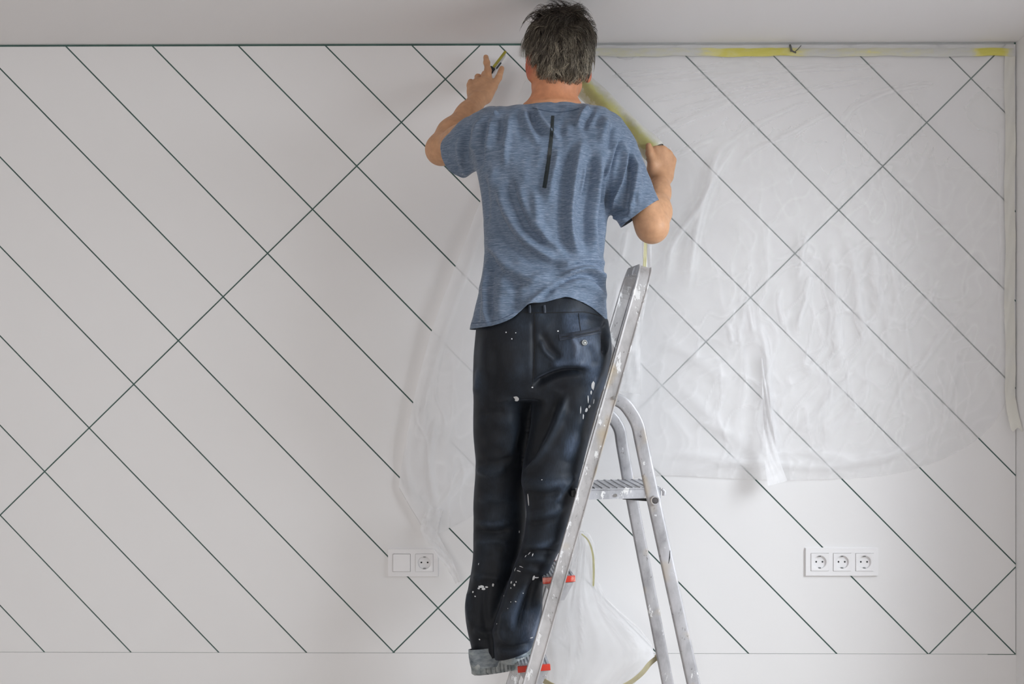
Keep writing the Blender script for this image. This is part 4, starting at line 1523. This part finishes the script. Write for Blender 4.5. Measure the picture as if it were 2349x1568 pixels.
# ---- t-shirt
def shirt_material():
    m, nt, nodes, links, bs = nm('heathered_blue_jersey')
    n1 = noise_node(nodes, links, 1.0, 3, (34, 34, 480), 0.6)
    n2 = noise_node(nodes, links, 1.0, 2, (100, 100, 1300), 0.5)
    n3 = noise_node(nodes, links, 5, 2)
    mx = nodes.new('ShaderNodeMath'); mx.operation = 'MULTIPLY_ADD'
    links.new(n2.outputs[0], mx.inputs[0]); mx.inputs[1].default_value = 0.6
    ms = nodes.new('ShaderNodeMath'); ms.operation = 'MULTIPLY'; ms.inputs[1].default_value = 0.7
    links.new(n1.outputs[0], ms.inputs[0]); links.new(ms.outputs[0], mx.inputs[2])
    r = ramp_node(nodes, links, mx.outputs[0], [(0.42, s2l((72, 90, 112))), (0.60, s2l((96, 113, 134))), (0.74, s2l((119, 133, 153))), (0.90, s2l((152, 162, 180)))])
    links.new(r.outputs[0], bs.inputs['Base Color'])
    bs.inputs['Roughness'].default_value = 0.7
    bs.inputs['Specular IOR Level'].default_value = 0.3
    bs.inputs['Sheen Weight'].default_value = 0.15
    bump_node(nodes, links, mx.outputs[0], 0.25, 0.0006, bs)
    return m


M_SHIRT = shirt_material()
rows = [(205, 1222, 1318), (228, 1215, 1325), (239, 1207, 1334), (250, 1166, 1364), (262, 1128, 1395), (280, 1100, 1412), (310, 1090, 1420), (350, 1090, 1418), (400, 1096, 1408), (450, 1104, 1398), (500, 1108, 1392), (560, 1111, 1387), (600, 1109, 1384),
        (640, 1103, 1388), (665, 1097, 1392), (700, 1088, 1391), (725, 1083, 1393), (750, 1077, 1394), (790, 1074, 1396)]
bs_ = lambda py: float(np.interp(py, [205, 228, 240, 250, 262, 280, 310, 400, 500, 600, 700, 790], [.058, .062, .068, .074, .082, .092, .108, .128, .122, .113, .122, .130]))
sh = [Tube(silh(rows, lambda py: YB0 + float(np.interp(py, [205, 240, 300, 400], [0.012, 0.01, 0.0, 0.0])), bs_), k=0.02)]
CL = P(1050, 358, -0.355)                      # centre of the left cuff
CR_ = P(1468, 490, -0.447)                     # centre of the right cuff
dl, dr = nrmz(CL - SL), nrmz(CR_ - SR)
sh.append(Cone(SL + np.array([0.03, 0, 0.0]), CL + dl * 0.03, 0.064, 0.0485, k=0.05))
sh.append(Cone(P(1082, 318, -0.42), CL + dl * 0.03, 0.054, 0.0500, k=0.03))
sh.append(Cone(SR + np.array([-0.025, 0, 0.0]), CR_ + dr * 0.03, 0.066, 0.0500, k=0.045))
sh.append(Cone(P(1415, 345, YB0), CR_ + dr * 0.03, 0.054, 0.0510, k=0.03))
sh.append(Ell(P(1165, 340, YB0 - 0.055), (0.075, 0.055, 0.095), k=0.05))      # shoulder blades
sh.append(Ell(P(1350, 350, YB0 - 0.055), (0.075, 0.058, 0.095), k=0.05))
V, Q = volume(sh, 0.004)
V = smooth_mesh(V, Q, 3, 0.5)
N = normals(V, Q)
SF_ = [
    # tuck above the right hip
    ([(1389, 648), (1372, 628), (1345, 616), (1310, 625), (1285, 636)], 6, 8), ([(1391, 668), (1372, 644), (1345, 630), (1312, 637), (1270, 660), (1235, 685)], 6, -9),
    ([(1310, 640), (1262, 662), (1225, 688), (1200, 712)], 7, 7), ([(1392, 610), (1360, 596), (1318, 600), (1280, 612)], 9, 4), ([(1300, 652), (1340, 650), (1375, 664), (1390, 690)], 12, 4),
    # sweep from the left chest to the right hip
    ([(1122, 430), (1140, 500), (1180, 560), (1240, 600), (1300, 612)], 14, -8), ([(1140, 410), (1160, 480), (1200, 545), (1260, 590), (1310, 604)], 12, 6),
    ([(1165, 400), (1180, 460), (1215, 530), (1268, 575)], 12, -6), ([(1190, 420), (1210, 490), (1250, 545), (1290, 575)], 10, 4),
    ([(1118, 540), (1150, 600), (1210, 635), (1260, 640)], 12, 5), ([(1116, 570), (1150, 625), (1200, 655)], 10, -5),
    # long vertical folds on the right
    ([(1338, 320), (1318, 400), (1308, 470), (1310, 540), (1330, 590)], 10, 8), ([(1318, 330), (1300, 400), (1292, 470), (1292, 540), (1305, 585)], 10, -8), ([(1360, 350), (1348, 430), (1338, 500), (1345, 570)], 9, -7),
    ([(1380, 350), (1368, 430), (1358, 510), (1362, 580)], 9, 7), ([(1398, 360), (1385, 430), (1376, 510), (1380, 580)], 7, -5), ([(1285, 340), (1268, 400), (1258, 460)], 9, 5), ([(1262, 340), (1246, 400), (1240, 450)], 12, -4),
    ([(1228, 430), (1234, 500), (1258, 550)], 10, 4), ([(1327, 450), (1338, 420), (1346, 380)], 5, 3), ([(1338, 520), (1332, 500), (1342, 465)], 4, -3),
    # right armhole and sleeve
    ([(1428, 312), (1412, 350), (1402, 400), (1398, 450), (1394, 490)], 5, -7), ([(1420, 318), (1405, 360), (1396, 410)], 5, 5), ([(1432, 330), (1428, 390), (1418, 440), (1405, 480)], 6, 8),
    ([(1445, 345), (1447, 400), (1440, 450), (1430, 490)], 6, -6), ([(1452, 352), (1455, 405), (1450, 460), (1442, 495)], 5, 6), ([(1458, 370), (1464, 420), (1462, 465)], 7, 5), ([(1400, 485), (1425, 488), (1445, 480)], 6, -5), ([(1404, 495), (1428, 500), (1440, 506)], 6, 4),
    # collar, shoulders
    ([(1228, 246), (1240, 275), (1262, 300), (1282, 318)], 6, 6), ([(1218, 250), (1228, 285), (1248, 312)], 7, -5), ([(1352, 250), (1335, 268), (1324, 292)], 5, 7), ([(1362, 252), (1348, 275), (1340, 300)], 6, -4),
    ([(1200, 245), (1206, 275), (1222, 310), (1236, 335)], 8, 4), ([(1300, 262), (1290, 285), (1288, 315)], 8, -3), ([(1392, 272), (1385, 300), (1375, 330)], 9, 4), ([(1405, 285), (1402, 315), (1396, 345)], 6, -4), ([(1376, 262), (1368, 295)], 7, -3),
    # left sleeve and armhole
    ([(1118, 268), (1110, 300), (1104, 345), (1100, 388)], 6, -6), ([(1104, 275), (1092, 310), (1090, 350)], 7, 4), ([(1078, 290), (1068, 330), (1070, 375)], 7, -4), ([(1062, 305), (1054, 340), (1060, 390)], 6, 3),
    ([(1128, 272), (1124, 310), (1118, 350)], 8, 4), ([(1150, 262), (1148, 300), (1140, 330)], 7, -4), ([(1165, 258), (1166, 290), (1160, 330), (1158, 380)], 7, 4), ([(1140, 255), (1132, 262)], 4, 4), ([(1186, 250), (1192, 280), (1196, 315)], 8, -3),
    ([(1060, 396), (1076, 392), (1094, 383)], 5, 4),
    # side seam and drape at the lower left
    ([(1120, 590), (1117, 650), (1116, 700), (1119, 745)], 5, 5), ([(1127, 600), (1126, 660), (1128, 742)], 5, -4), ([(1160, 610), (1150, 670), (1148, 735)], 12, 4), ([(1185, 640), (1180, 680), (1184, 715)], 10, -4),
    ([(1096, 660), (1092, 710), (1090, 745)], 8, -3), ([(1235, 640), (1200, 662), (1150, 672)], 9, 3), ([(1130, 380), (1128, 440), (1126, 500)], 10, 4), ([(1112, 400), (1114, 460), (1116, 520)], 7, -3),
]
back = np.clip(-N[:, 1] * 1.6 + 0.35, 0, 1)
H = fold_height(V, SF_) * back
q = proj(V)
H += 0.0014 * vnoise(np.stack([q[:, 0] / 26 + 0.5 * vnoise(q / 70, 31), q[:, 1] / 85], 1), 32) * back + 0.0006 * vnoise(q / 14, 33) * back
V = V + N * np.clip(2.7 * H, -0.0115, 0.036)[:, None]
q = proj(V)
hem = np.array(smooth_poly([(1060, 752), (1078, 750), (1115, 748), (1150, 740), (1178, 727), (1200, 707), (1217, 697), (1250, 693), (1280, 685), (1302, 681), (1330, 689), (1362, 704), (1394, 728), (1410, 742)], 5))
hz = np.interp(V[:, 0], [P(a, b, YB0 - 0.11)[0] for a, b in hem], [P(a, b, YB0 - 0.11)[2] for a, b in hem])
hz = np.where(V[:, 1] > YB0, np.minimum(hz, P(0, 735, YB0)[2]), hz)
g = hz - V[:, 2]
for C_, d_, nd in ((CL, dl, nrmz(dl + np.array([-0.15, 0, 0.25]))), (CR_, dr, nrmz(dr + np.array([0.32, 0, 0.0])))):
    g = np.maximum(g, np.minimum((V - C_) @ nd, 0.112 - np.linalg.norm(V - C_, axis=1)))
NC = P(1270, 235, YB0 - 0.06)
g = np.maximum(g, np.minimum((V - NC) @ nrmz([-0.03, 0.03, 1.0]) + 0.6 * np.maximum(V[:, 1] - YB0, 0), 0.16 - np.linalg.norm(V - NC, axis=1)))
Vs, Fs = clip_mesh(V, Q, g)
shirt = mk('t_shirt', Vs, Fs, M_SHIRT, man, True)
so = shirt.modifiers.new('thickness', 'SOLIDIFY'); so.thickness = 0.0016; so.offset = -1
ts = surf(Vs, Fs)
M_REFL = simple('dark_print_strip', (38, 46, 48), 0.45, var=0.35, scale=160)
strip_px = [(1268, 266), (1266, 300), (1262, 340), (1256, 385), (1249, 431)]
rs = on_cloth('print_strip', ts, strip_px, [7, 8, 9, 9, 9], M_REFL, shirt, 0.0011, 0.0005, 140)
on_cloth('hem_seam', ts, [(a, b - 9) for a, b in [(1082, 750), (1115, 748), (1150, 740), (1178, 727)]], 1.5, simple('blue_stitching', (70, 88, 112), 0.8, var=0.1), shirt, 0.0001, 0.0005, 30)
on_cloth('collar_seam', ts, [(1222, 247), (1250, 254), (1280, 257), (1310, 254), (1328, 249)], 1.6, bpy.data.materials['blue_stitching'], shirt, 0.0001, 0.0006, 24)


# ---- shoes
def shoe(heel, fwd, roll, length, mirror, zs=1.0):
    f = nrmz(fwd)
    r = nrmz(np.cross(f, [0, 0, 1.0]))
    uu = np.cross(r, f)
    r, uu = rot_about(r, f, roll), rot_about(uu, f, roll)
    M = np.stack([r, f, uu], 1)
    sc0 = length / 0.278
    def sp(x, y, z): return np.asarray(heel) + M @ np.array([x * mirror, y * sc0, z * zs])
    up = [Ell(sp(0, 0.042, 0.045), (0.036, 0.050, 0.052 * zs), M, 0.02), Cone(sp(0, 0.036, 0.02), sp(0, 0.040, 0.07), 0.034, 0.034, k=0.02), Ell(sp(0.002, 0.12, 0.045), (0.039, 0.08, 0.034), M, 0.03), Ell(sp(0.004, 0.20, 0.034), (0.045, 0.065, 0.026), M, 0.03),
          Cone(sp(0, 0.045, 0.07), sp(0, 0.052, 0.082), 0.036, 0.037, k=0.02)]
    Vu, Qu = volume(up, 0.003)
    Lz = (Vu - heel) @ M
    Vu, Fu = clip_mesh(Vu, Qu, np.maximum(0.018 - Lz[:, 2], Lz[:, 2] - (0.047 if zs == 1.0 else 0.068) - 0.25 * np.clip(Lz[:, 1] - 0.05, 0, 0.06)))
    o = mk('shoe', Vu, Fu, M_SHOE, man, True)
    so_ = o.modifiers.new('thickness', 'SOLIDIFY'); so_.thickness = 0.003; so_.offset = -1
    # sole: outline extruded with tread notches along the side
    n = 260
    Vq, Fq = [], []
    def outline(t):
        a = 2 * math.pi * t
        y = 0.135 - 0.143 * math.cos(a)
        wv = 0.040 + 0.008 * math.sin((y - 0.03) / 0.24 * math.pi) - 0.006 * math.exp(-((y - 0.11) / 0.03)**2)
        s = math.sin(a)
        x = math.copysign(abs(s)**0.55, s) * wv
        return x, y
    levels = [(0.0, 0.93, True), (0.004, 1.0, True), (0.019, 1.0, True), (0.021, 1.0, False), (0.028, 1.0, False), (0.031, 0.94, False)]
    for (z, sc_, tread) in levels:
        for i in range(n):
            x, y = outline(i / n)
            k_ = sc_
            if tread and (int((y + z * 0.9) / 0.0048) % 3 == 0): k_ *= 0.86
            Vq.append(sp(x * k_, 0.135 + (y - 0.135) * (k_ if not tread else sc_), z))
    for j in range(len(levels) - 1):
        Fq += [(j * n + i, j * n + (i + 1) % n, (j + 1) * n + (i + 1) % n, (j + 1) * n + i) for i in range(n)]
    Fq += [tuple(range(n - 1, -1, -1)), tuple((len(levels) - 1) * n + i for i in range(n))]
    MB().add(Vq, Fq).build('sole', M_SOLE, o, smooth=True)
    # heel band
    return o


M_SHOE = tape_material('dusty_grey_shoe', (82, 94, 104), (158, 166, 170), 26, 0.35, 0.68, (1, 1, 2.5), 1.0, 0.6)
M_SOLE = tape_material('worn_grey_sole', (112, 122, 124), (170, 174, 174), 40, 0.35, 0.65, (1, 1, 1), 1.0, 0.7)
shoe(P(1094, 1549, -0.455), [0.68, 0.73, -0.05], math.radians(-10), 0.26, -1, 1.25)
shoe(P(1168, 1525, -0.506), [0.20, 0.98, 0.02], 0.0, 0.26, 1)

# ---- hair: a rough cap with several thousand strands over it
RX, RY_, RZ = 0.0825, 0.1030, 0.0985
HO = hp(-0.003, -0.006, 0.010)


def hair_mask(d):
    """d: unit directions in head space; > 0 inside the hairline"""
    el = d[:, 2] * RZ + 0.010
    az = np.arctan2(np.abs(d[:, 0]), -d[:, 1])         # 0 at the back, pi in front
    line = np.interp(az, [0, 0.5, 0.95, 1.25, 1.5, 1.75, 2.1, 2.5, math.pi], [-0.088, -0.086, -0.064, -0.008, 0.012, -0.005, 0.034, 0.060, 0.066])
    return el - line


def e2w(d, rho):
    r = np.sqrt(d[:, 0]**2 + d[:, 1]**2)
    rad_ = np.where(d[:, 2] < 0, np.sqrt(np.maximum(1 - np.abs(d[:, 2])**5, 0)), r)      # fuller towards the nape
    f = (rad_ / np.maximum(r, 1e-4))[:, None]
    return HO + (d * np.concatenate([f, f, np.ones_like(f)], 1) * np.array([RX, RY_, RZ]) * rho[:, None]) @ HM.T


CROWN = nrmz([-0.05, -0.42, 0.88])


def strands(nst, seed, nclump, length, lift, seg, wd_, messy):
    r_ = np.random.default_rng(seed)
    d = r_.normal(size=(nst * 4, 3)); d /= np.linalg.norm(d, axis=1, keepdims=True)
    d = d[hair_mask(d) > 0.002][:nst]
    nst = len(d)
    cd = r_.normal(size=(nclump * 3, 3)); cd /= np.linalg.norm(cd, axis=1, keepdims=True)
    cd = cd[hair_mask(cd) > 0.0][:nclump]
    ci = np.argmax(d @ cd.T, 1)
    top = np.clip((d[:, 2] - 0.15) / 0.55, 0, 1)
    cl_grey = r_.uniform(0.25, 1.5, len(cd))
    cl_len, cl_lift, cl_ang = r_.uniform(0.75, 1.25, len(cd)), r_.uniform(0.3, 1.5, len(cd)), r_.normal(0, 1, len(cd))
    Ls = length * (0.8 + 0.55 * top) * cl_len[ci] * r_.uniform(0.8, 1.15, nst)
    Ls = np.minimum(Ls, 0.022 + 0.9 * np.maximum(hair_mask(d), 0))     # cropped near the hairline
    ang = cl_ang[ci] * (0.28 + 0.5 * top * messy) + r_.normal(0, 0.16, nst)
    def tangent(x, a):
        t = -(CROWN - x * (x @ CROWN)[:, None])
        t /= np.maximum(np.linalg.norm(t, axis=1, keepdims=True), 1e-5)
        b = np.cross(x, t)
        return t * np.cos(a)[:, None] + b * np.sin(a)[:, None], np.cross(x, t)
    P_ = []
    cur = d.copy(); curc = cd[ci].copy()
    pull = r_.uniform(0.5, 1.1, nst)
    for i in range(seg + 1):
        s = i / seg
        rho = 1.0 + lift * (0.25 + cl_lift[ci]) * (s * (1.35 - 0.75 * s)) * (1 + 0.9 * top * messy) + r_.normal(0, 0.004, nst) * s
        blendv = (pull * s * 0.55)[:, None]
        x = cur * (1 - blendv) + curc * blendv
        x /= np.linalg.norm(x, axis=1, keepdims=True)
        P_.append(e2w(x, rho))
        t, b = tangent(cur, ang + 0.35 * np.sin(s * 5 + cl_ang[ci] * 3))
        step = (Ls / seg / 0.1)[:, None]
        cur = cur + t * step; cur /= np.linalg.norm(cur, axis=1, keepdims=True)
        t, b = tangent(curc, ang)
        curc = curc + t * step; curc /= np.linalg.norm(curc, axis=1, keepdims=True)
    P_ = np.stack(P_, 1)                                  # nst, seg+1, 3
    T_ = np.gradient(P_, axis=1); T_ /= np.maximum(np.linalg.norm(T_, axis=2, keepdims=True), 1e-9)
    out_ = P_ - HO; out_ /= np.linalg.norm(out_, axis=2, keepdims=True)
    A_ = np.cross(T_, out_); A_ /= np.maximum(np.linalg.norm(A_, axis=2, keepdims=True), 1e-9)
    B_ = np.cross(T_, A_)
    wid = wd_ * np.linspace(1, 0.25, seg + 1)[None, :, None] * r_.uniform(0.7, 1.3, nst)[:, None, None]
    ring = [P_ + (A_ * math.cos(a) + B_ * math.sin(a)) * wid for a in (0.5, 0.5 + 2.094, 0.5 + 4.189)]
    Vh = np.stack(ring, 2).reshape(-1, 3)
    ids = np.arange(nst * (seg + 1) * 3).reshape(nst, seg + 1, 3)
    Fh = np.concatenate([np.stack([ids[:, :-1, k], ids[:, :-1, (k + 1) % 3], ids[:, 1:, (k + 1) % 3], ids[:, 1:, k]], -1).reshape(-1, 4) for k in range(3)])
    # grey at the sides and back, dark brown on top
    grey = np.clip((0.50 - 0.62 * d[:, 2] + 0.12 * r_.normal(size=nst)) * cl_grey[ci], 0, 1)
    grey = np.where(r_.random(nst) < 0.55, grey, grey * 0.12)
    dark, gr = np.array(s2l((50, 40, 31))[:3]), np.array(s2l((210, 198, 176))[:3])
    colr = dark * (1 - grey[:, None]) + gr * grey[:, None]
    colr = colr * r_.uniform(0.55, 1.3, (nst, 1))
    colr = np.repeat(colr, (seg + 1) * 3, 0)
    return Vh, Fh, colr


mh, nt, nodes, links, bs = nm('greying_brown_hair')
at_ = nodes.new('ShaderNodeAttribute'); at_.attribute_name = 'strand_colour'
hn = noise_node(nodes, links, 160, 2)
hr_ = ramp_node(nodes, links, hn.outputs[0], [(0.3, (0.8, 0.8, 0.8)), (0.7, (1.15, 1.15, 1.15))])
links.new(mixc(nodes, links, 1.0, at_.outputs['Color'], hr_.outputs[0], 'MULTIPLY'), bs.inputs['Base Color'])
bs.inputs['Roughness'].default_value = 0.42
bs.inputs['Specular IOR Level'].default_value = 0.5
# cap under the strands
nu, nv = 96, 64
th = np.linspace(0, 2 * math.pi, nu, endpoint=False); ph = np.linspace(0, math.pi, nv)
D_ = np.stack([np.sin(ph)[None] * np.cos(th)[:, None], np.sin(ph)[None] * np.sin(th)[:, None], np.broadcast_to(np.cos(ph)[None], (nu, nv))], -1).reshape(-1, 3)
cap = e2w(D_, 1.0 + 0.035 * vnoise(D_ * 7, 41) + 0.02 * vnoise(D_ * 16, 42))
a = np.arange(nu * nv).reshape(nu, nv)
Fc = np.stack([a[:, :-1], np.roll(a, -1, 0)[:, :-1], np.roll(a, -1, 0)[:, 1:], a[:, 1:]], -1).reshape(-1, 4)
gm = -hair_mask(D_) - 0.004
Vc, Fc = clip_mesh(cap, Fc, gm)
hv, hfc, hc_ = [np.zeros((0, 3))], [], [np.zeros((0, 3))]
cnt = 0
for args in ((8500, 3, 300, 0.036, 0.095, 6, 0.0008, 1.0), (2600, 9, 150, 0.046, 0.150, 7, 0.0006, 1.6)):
    a1, a2, a3 = strands(*args)
    hv.append(a1); hfc.append(a2 + cnt); hc_.append(a3); cnt += len(a1)
hair = mk('hair', np.concatenate(hv), np.concatenate(hfc), mh, man, True, {'strand_colour': np.concatenate(hc_)})
mk('hair_cap', Vc, Fc, simple('hair_undercoat', (38, 33, 29), 0.8, var=0.3, scale=60), hair, True)


# ------------------------------------------------------------------ film roll, knife, film heap
ra, rb2 = P(1298, 158, -0.115), P(1503, 351, -0.262)
ax = nrmz(rb2 - ra)
sd = nrmz(np.cross(ax, [0, 1.0, 0])); up_ = np.cross(sd, ax)
if sd[2] < 0: sd, up_ = -sd, -up_
roll = empty('film_roll', rb2, 'roll of clear masking film with yellow tape edge, gripped in the right hand', 'film roll')
nl, na = 70, 40
V, YW = [], []
for i in range(nl):
    t = i / (nl - 1)
    for k in range(na):
        a = 2 * math.pi * k / na
        rr = 0.0335 + 0.0016 * math.sin(5 * a + 9 * t) + 0.0012 * math.sin(23 * t + 3 * a)
        V.append(ra + (rb2 - ra) * t + (sd * math.cos(a) + up_ * math.sin(a)) * rr * (1 if 0 < i < nl - 1 else 0.93))
        lo_ = -math.cos(a - 0.25)                         # lower side carries the tape edge
        YW.append(0.42 * lo_ + 0.42)
V = np.array(V)
YW = np.array(YW) + 0.1 + 0.08 * vnoise(V * 60, 61)
a_ = np.arange(nl * na).reshape(nl, na)
Fr = np.stack([a_[:-1], np.roll(a_, -1, 1)[:-1], np.roll(a_, -1, 1)[1:], a_[1:]], -1).reshape(-1, 4)


def roll_material():
    m, nt, nodes, links, bs = nm('wound_film_and_tape')
    at = nodes.new('ShaderNodeAttribute'); at.attribute_name = 'yellow'
    n = noise_node(nodes, links, 70, 4)
    ad = nodes.new('ShaderNodeMath'); ad.operation = 'MULTIPLY_ADD'
    links.new(n.outputs[0], ad.inputs[0]); ad.inputs[1].default_value = 0.28; links.new(at.outputs['Fac'], ad.inputs[2])
    r = ramp_node(nodes, links, ad.outputs[0], [(0.40, s2l((214, 213, 206))), (0.58, s2l((198, 198, 172))), (0.74, s2l((196, 194, 126))), (0.95, s2l((210, 204, 140))), (1.1, s2l((232, 228, 196)))])
    links.new(r.outputs[0], bs.inputs['Base Color'])
    bs.inputs['Roughness'].default_value = 0.3
    bump_node(nodes, links, n.outputs[0], 0.5, 0.002, bs)
    return m


mk('wound_film', V, Fr, roll_material(), roll, True, {'yellow': YW})
m = MB()
Vc, Fc = [], []
for (r, o_) in ((0.0295, 0.0), (0.0175, 0.001), (0.0165, 0.002), (0.0150, 0.001), (0.0150, -0.05)):
    for k in range(28):
        a = 2 * math.pi * k / 28
        Vc.append(rb2 + ax * o_ + (sd * math.cos(a) + up_ * math.sin(a)) * r)
for j in range(4):
    Fc += [(j * 28 + k, j * 28 + (k + 1) % 28, (j + 1) * 28 + (k + 1) % 28, (j + 1) * 28 + k) for k in range(28)]
Fc.append(tuple(4 * 28 + k for k in range(28)))
m.add(Vc, Fc).build('card_core', simple('grey_card', (120, 116, 104), 0.8, var=0.15), roll, True)
ribbon('hanging_film', [(1462, 322), (1470, 372), (1482, 430), (1488, 500), (1484, 560), (1482, 640), (1460, 760), (1440, 900)], [34, 40, 30, 22, 18, 20, 34, 60], [-0.235, -0.225, -0.215, -0.205, -0.2, -0.2, -0.19, -0.16], M_FILM, roll, 0.5, 0.010, 60, 0.007, 3)
ribbon('tape_tail', [(1481, 548), (1480, 580), (1478, 625), (1474, 690)], [7, 8, 8, 8], [-0.214, -0.212, -0.212, -0.21], M_TAPEY, roll, 0.9, 0.0, 24, 0.001, 4)

# small cutter in the left hand
ka, kb = P(1126, 166, -0.072), P(1161, 121, -0.060)
kx = nrmz(kb - ka); L_ = np.linalg.norm(kb - ka)
kn = nrmz(np.array([0, -1.0, 0]) - kx * (kx @ np.array([0, -1.0, 0])))
ky = np.cross(kn, kx)
if ky[0] > 0: ky = -ky                                   # ky points to the upper left
KM = np.array([kx, ky, kn])
knife = empty('cutter', ka, 'small cutter with an olive strip and bright blade held in the raised left hand', 'cutter')
MB().box(ka + kx * 0.004 + ky * 0.003, (0.012, 0.0085, 0.006), KM).build('grip', M_BLACKP, knife, bevel=0.002)
MB().prism([ka + kx * 0.002 - ky * 0.009, ka + kx * (L_ - 0.012) - ky * 0.006, ka + kx * (L_ - 0.004) - ky * 0.001, ka + kx * 0.004 - ky * 0.001], kn * 0.003).build('blade', simple('bright_steel', (214, 216, 220), 0.22, 0.75, var=0.15, scale=80), knife, bevel=0.0005)
MB().box(ka + kx * (L_ * 0.55) + ky * 0.003 + kn * 0.002, (L_ * 0.47, 0.0038, 0.0035), KM).build('olive_strip', simple('olive_yellow_plastic', (150, 140, 50), 0.4, var=0.15, scale=60), knife, bevel=0.001)
MB().box(ka + kx * 0.030 - ky * 0.007 + kn * 0.003, (0.012, 0.0022, 0.002), KM).build('slider', simple('dark_grey_metal', (72, 78, 82), 0.35, 0.7), knife, bevel=0.0006)

# bunched film hanging behind the ladder down to the floor
rows_ = [(1218, 1330, 9), (1226, 1333, 18), (1245, 1336, 25), (1290, 1334, 32), (1335, 1332, 40), (1370, 1334, 56), (1400, 1345, 78), (1440, 1366, 108), (1475, 1378, 128), (1500, 1378, 130), (1530, 1366, 112), (1568, 1352, 100), (1640, 1346, 108), (1800, 1342, 130), (1985, 1340, 170)]
YH = -0.125
nr, na = 110, 120
V, D = [], []
pr_ = np.array([r[0] for r in rows_], float)
for i in range(nr):
    t = i / (nr - 1)
    py = 1218 + (1985 - 1218) * t**1.35
    cx = np.interp(py, pr_, [r[1] for r in rows_]); hw = np.interp(py, pr_, [r[2] for r in rows_])
    c = P(cx, py, YH)
    aw = mpx(hw, YH); bw = min(0.045 + 0.2 * aw, aw * 0.9, 0.062)
    for k in range(na):
        a = 2 * math.pi * k / na
        n1 = vnoise(np.array([[math.cos(a) * 2.2 + 5, math.sin(a) * 2.2, t * 2.5]]), 71)[0]
        n2 = vnoise(np.array([[math.cos(a) * 6 + 5, math.sin(a) * 6, t * 7]]), 72)[0]
        n3 = (1 - abs(vnoise(np.array([[math.cos(a) * 2.5 + t * 2, math.sin(a) * 2.5, t * 6 + math.cos(a) * 3]]), 73)[0]))**4
        f = 1 + 0.10 * n1 + 0.05 * n2 + 0.045 * n3
        V.append(c + np.array([aw * f * math.cos(a), bw * f * math.sin(a), 0.012 * n1 * aw / 0.1]))
        D.append(0.55 + 0.25 * n3 + 0.10 * n1)
V = np.array(V)
V[:, 2] = np.maximum(V[:, 2], 0.004)
V[:, 1] = np.clip(V[:, 1], -0.30, -0.012)
a_ = np.arange(nr * na).reshape(nr, na)
Fh = np.stack([a_[:-1], np.roll(a_, -1, 1)[:-1], np.roll(a_, -1, 1)[1:], a_[1:]], -1).reshape(-1, 4)
heap = empty('plastic_sheet', P(1345, 1985, YH), 'bunched clear plastic film hanging behind the ladder near the floor', 'plastic sheet')
mk('film', V, Fh, M_FILM, heap, True, {'haze': np.clip(np.array(D), 0.12, 0.85)})
ribbon('tape_edge', [(1334, 1224), (1350, 1240), (1360, 1272), (1362, 1310), (1361, 1345)], [3, 4, 5, 5, 4], [-0.165, -0.165, -0.163, -0.162, -0.16], M_TAPEY, heap, 0.8, 0.0, 24, 0.001, 6)
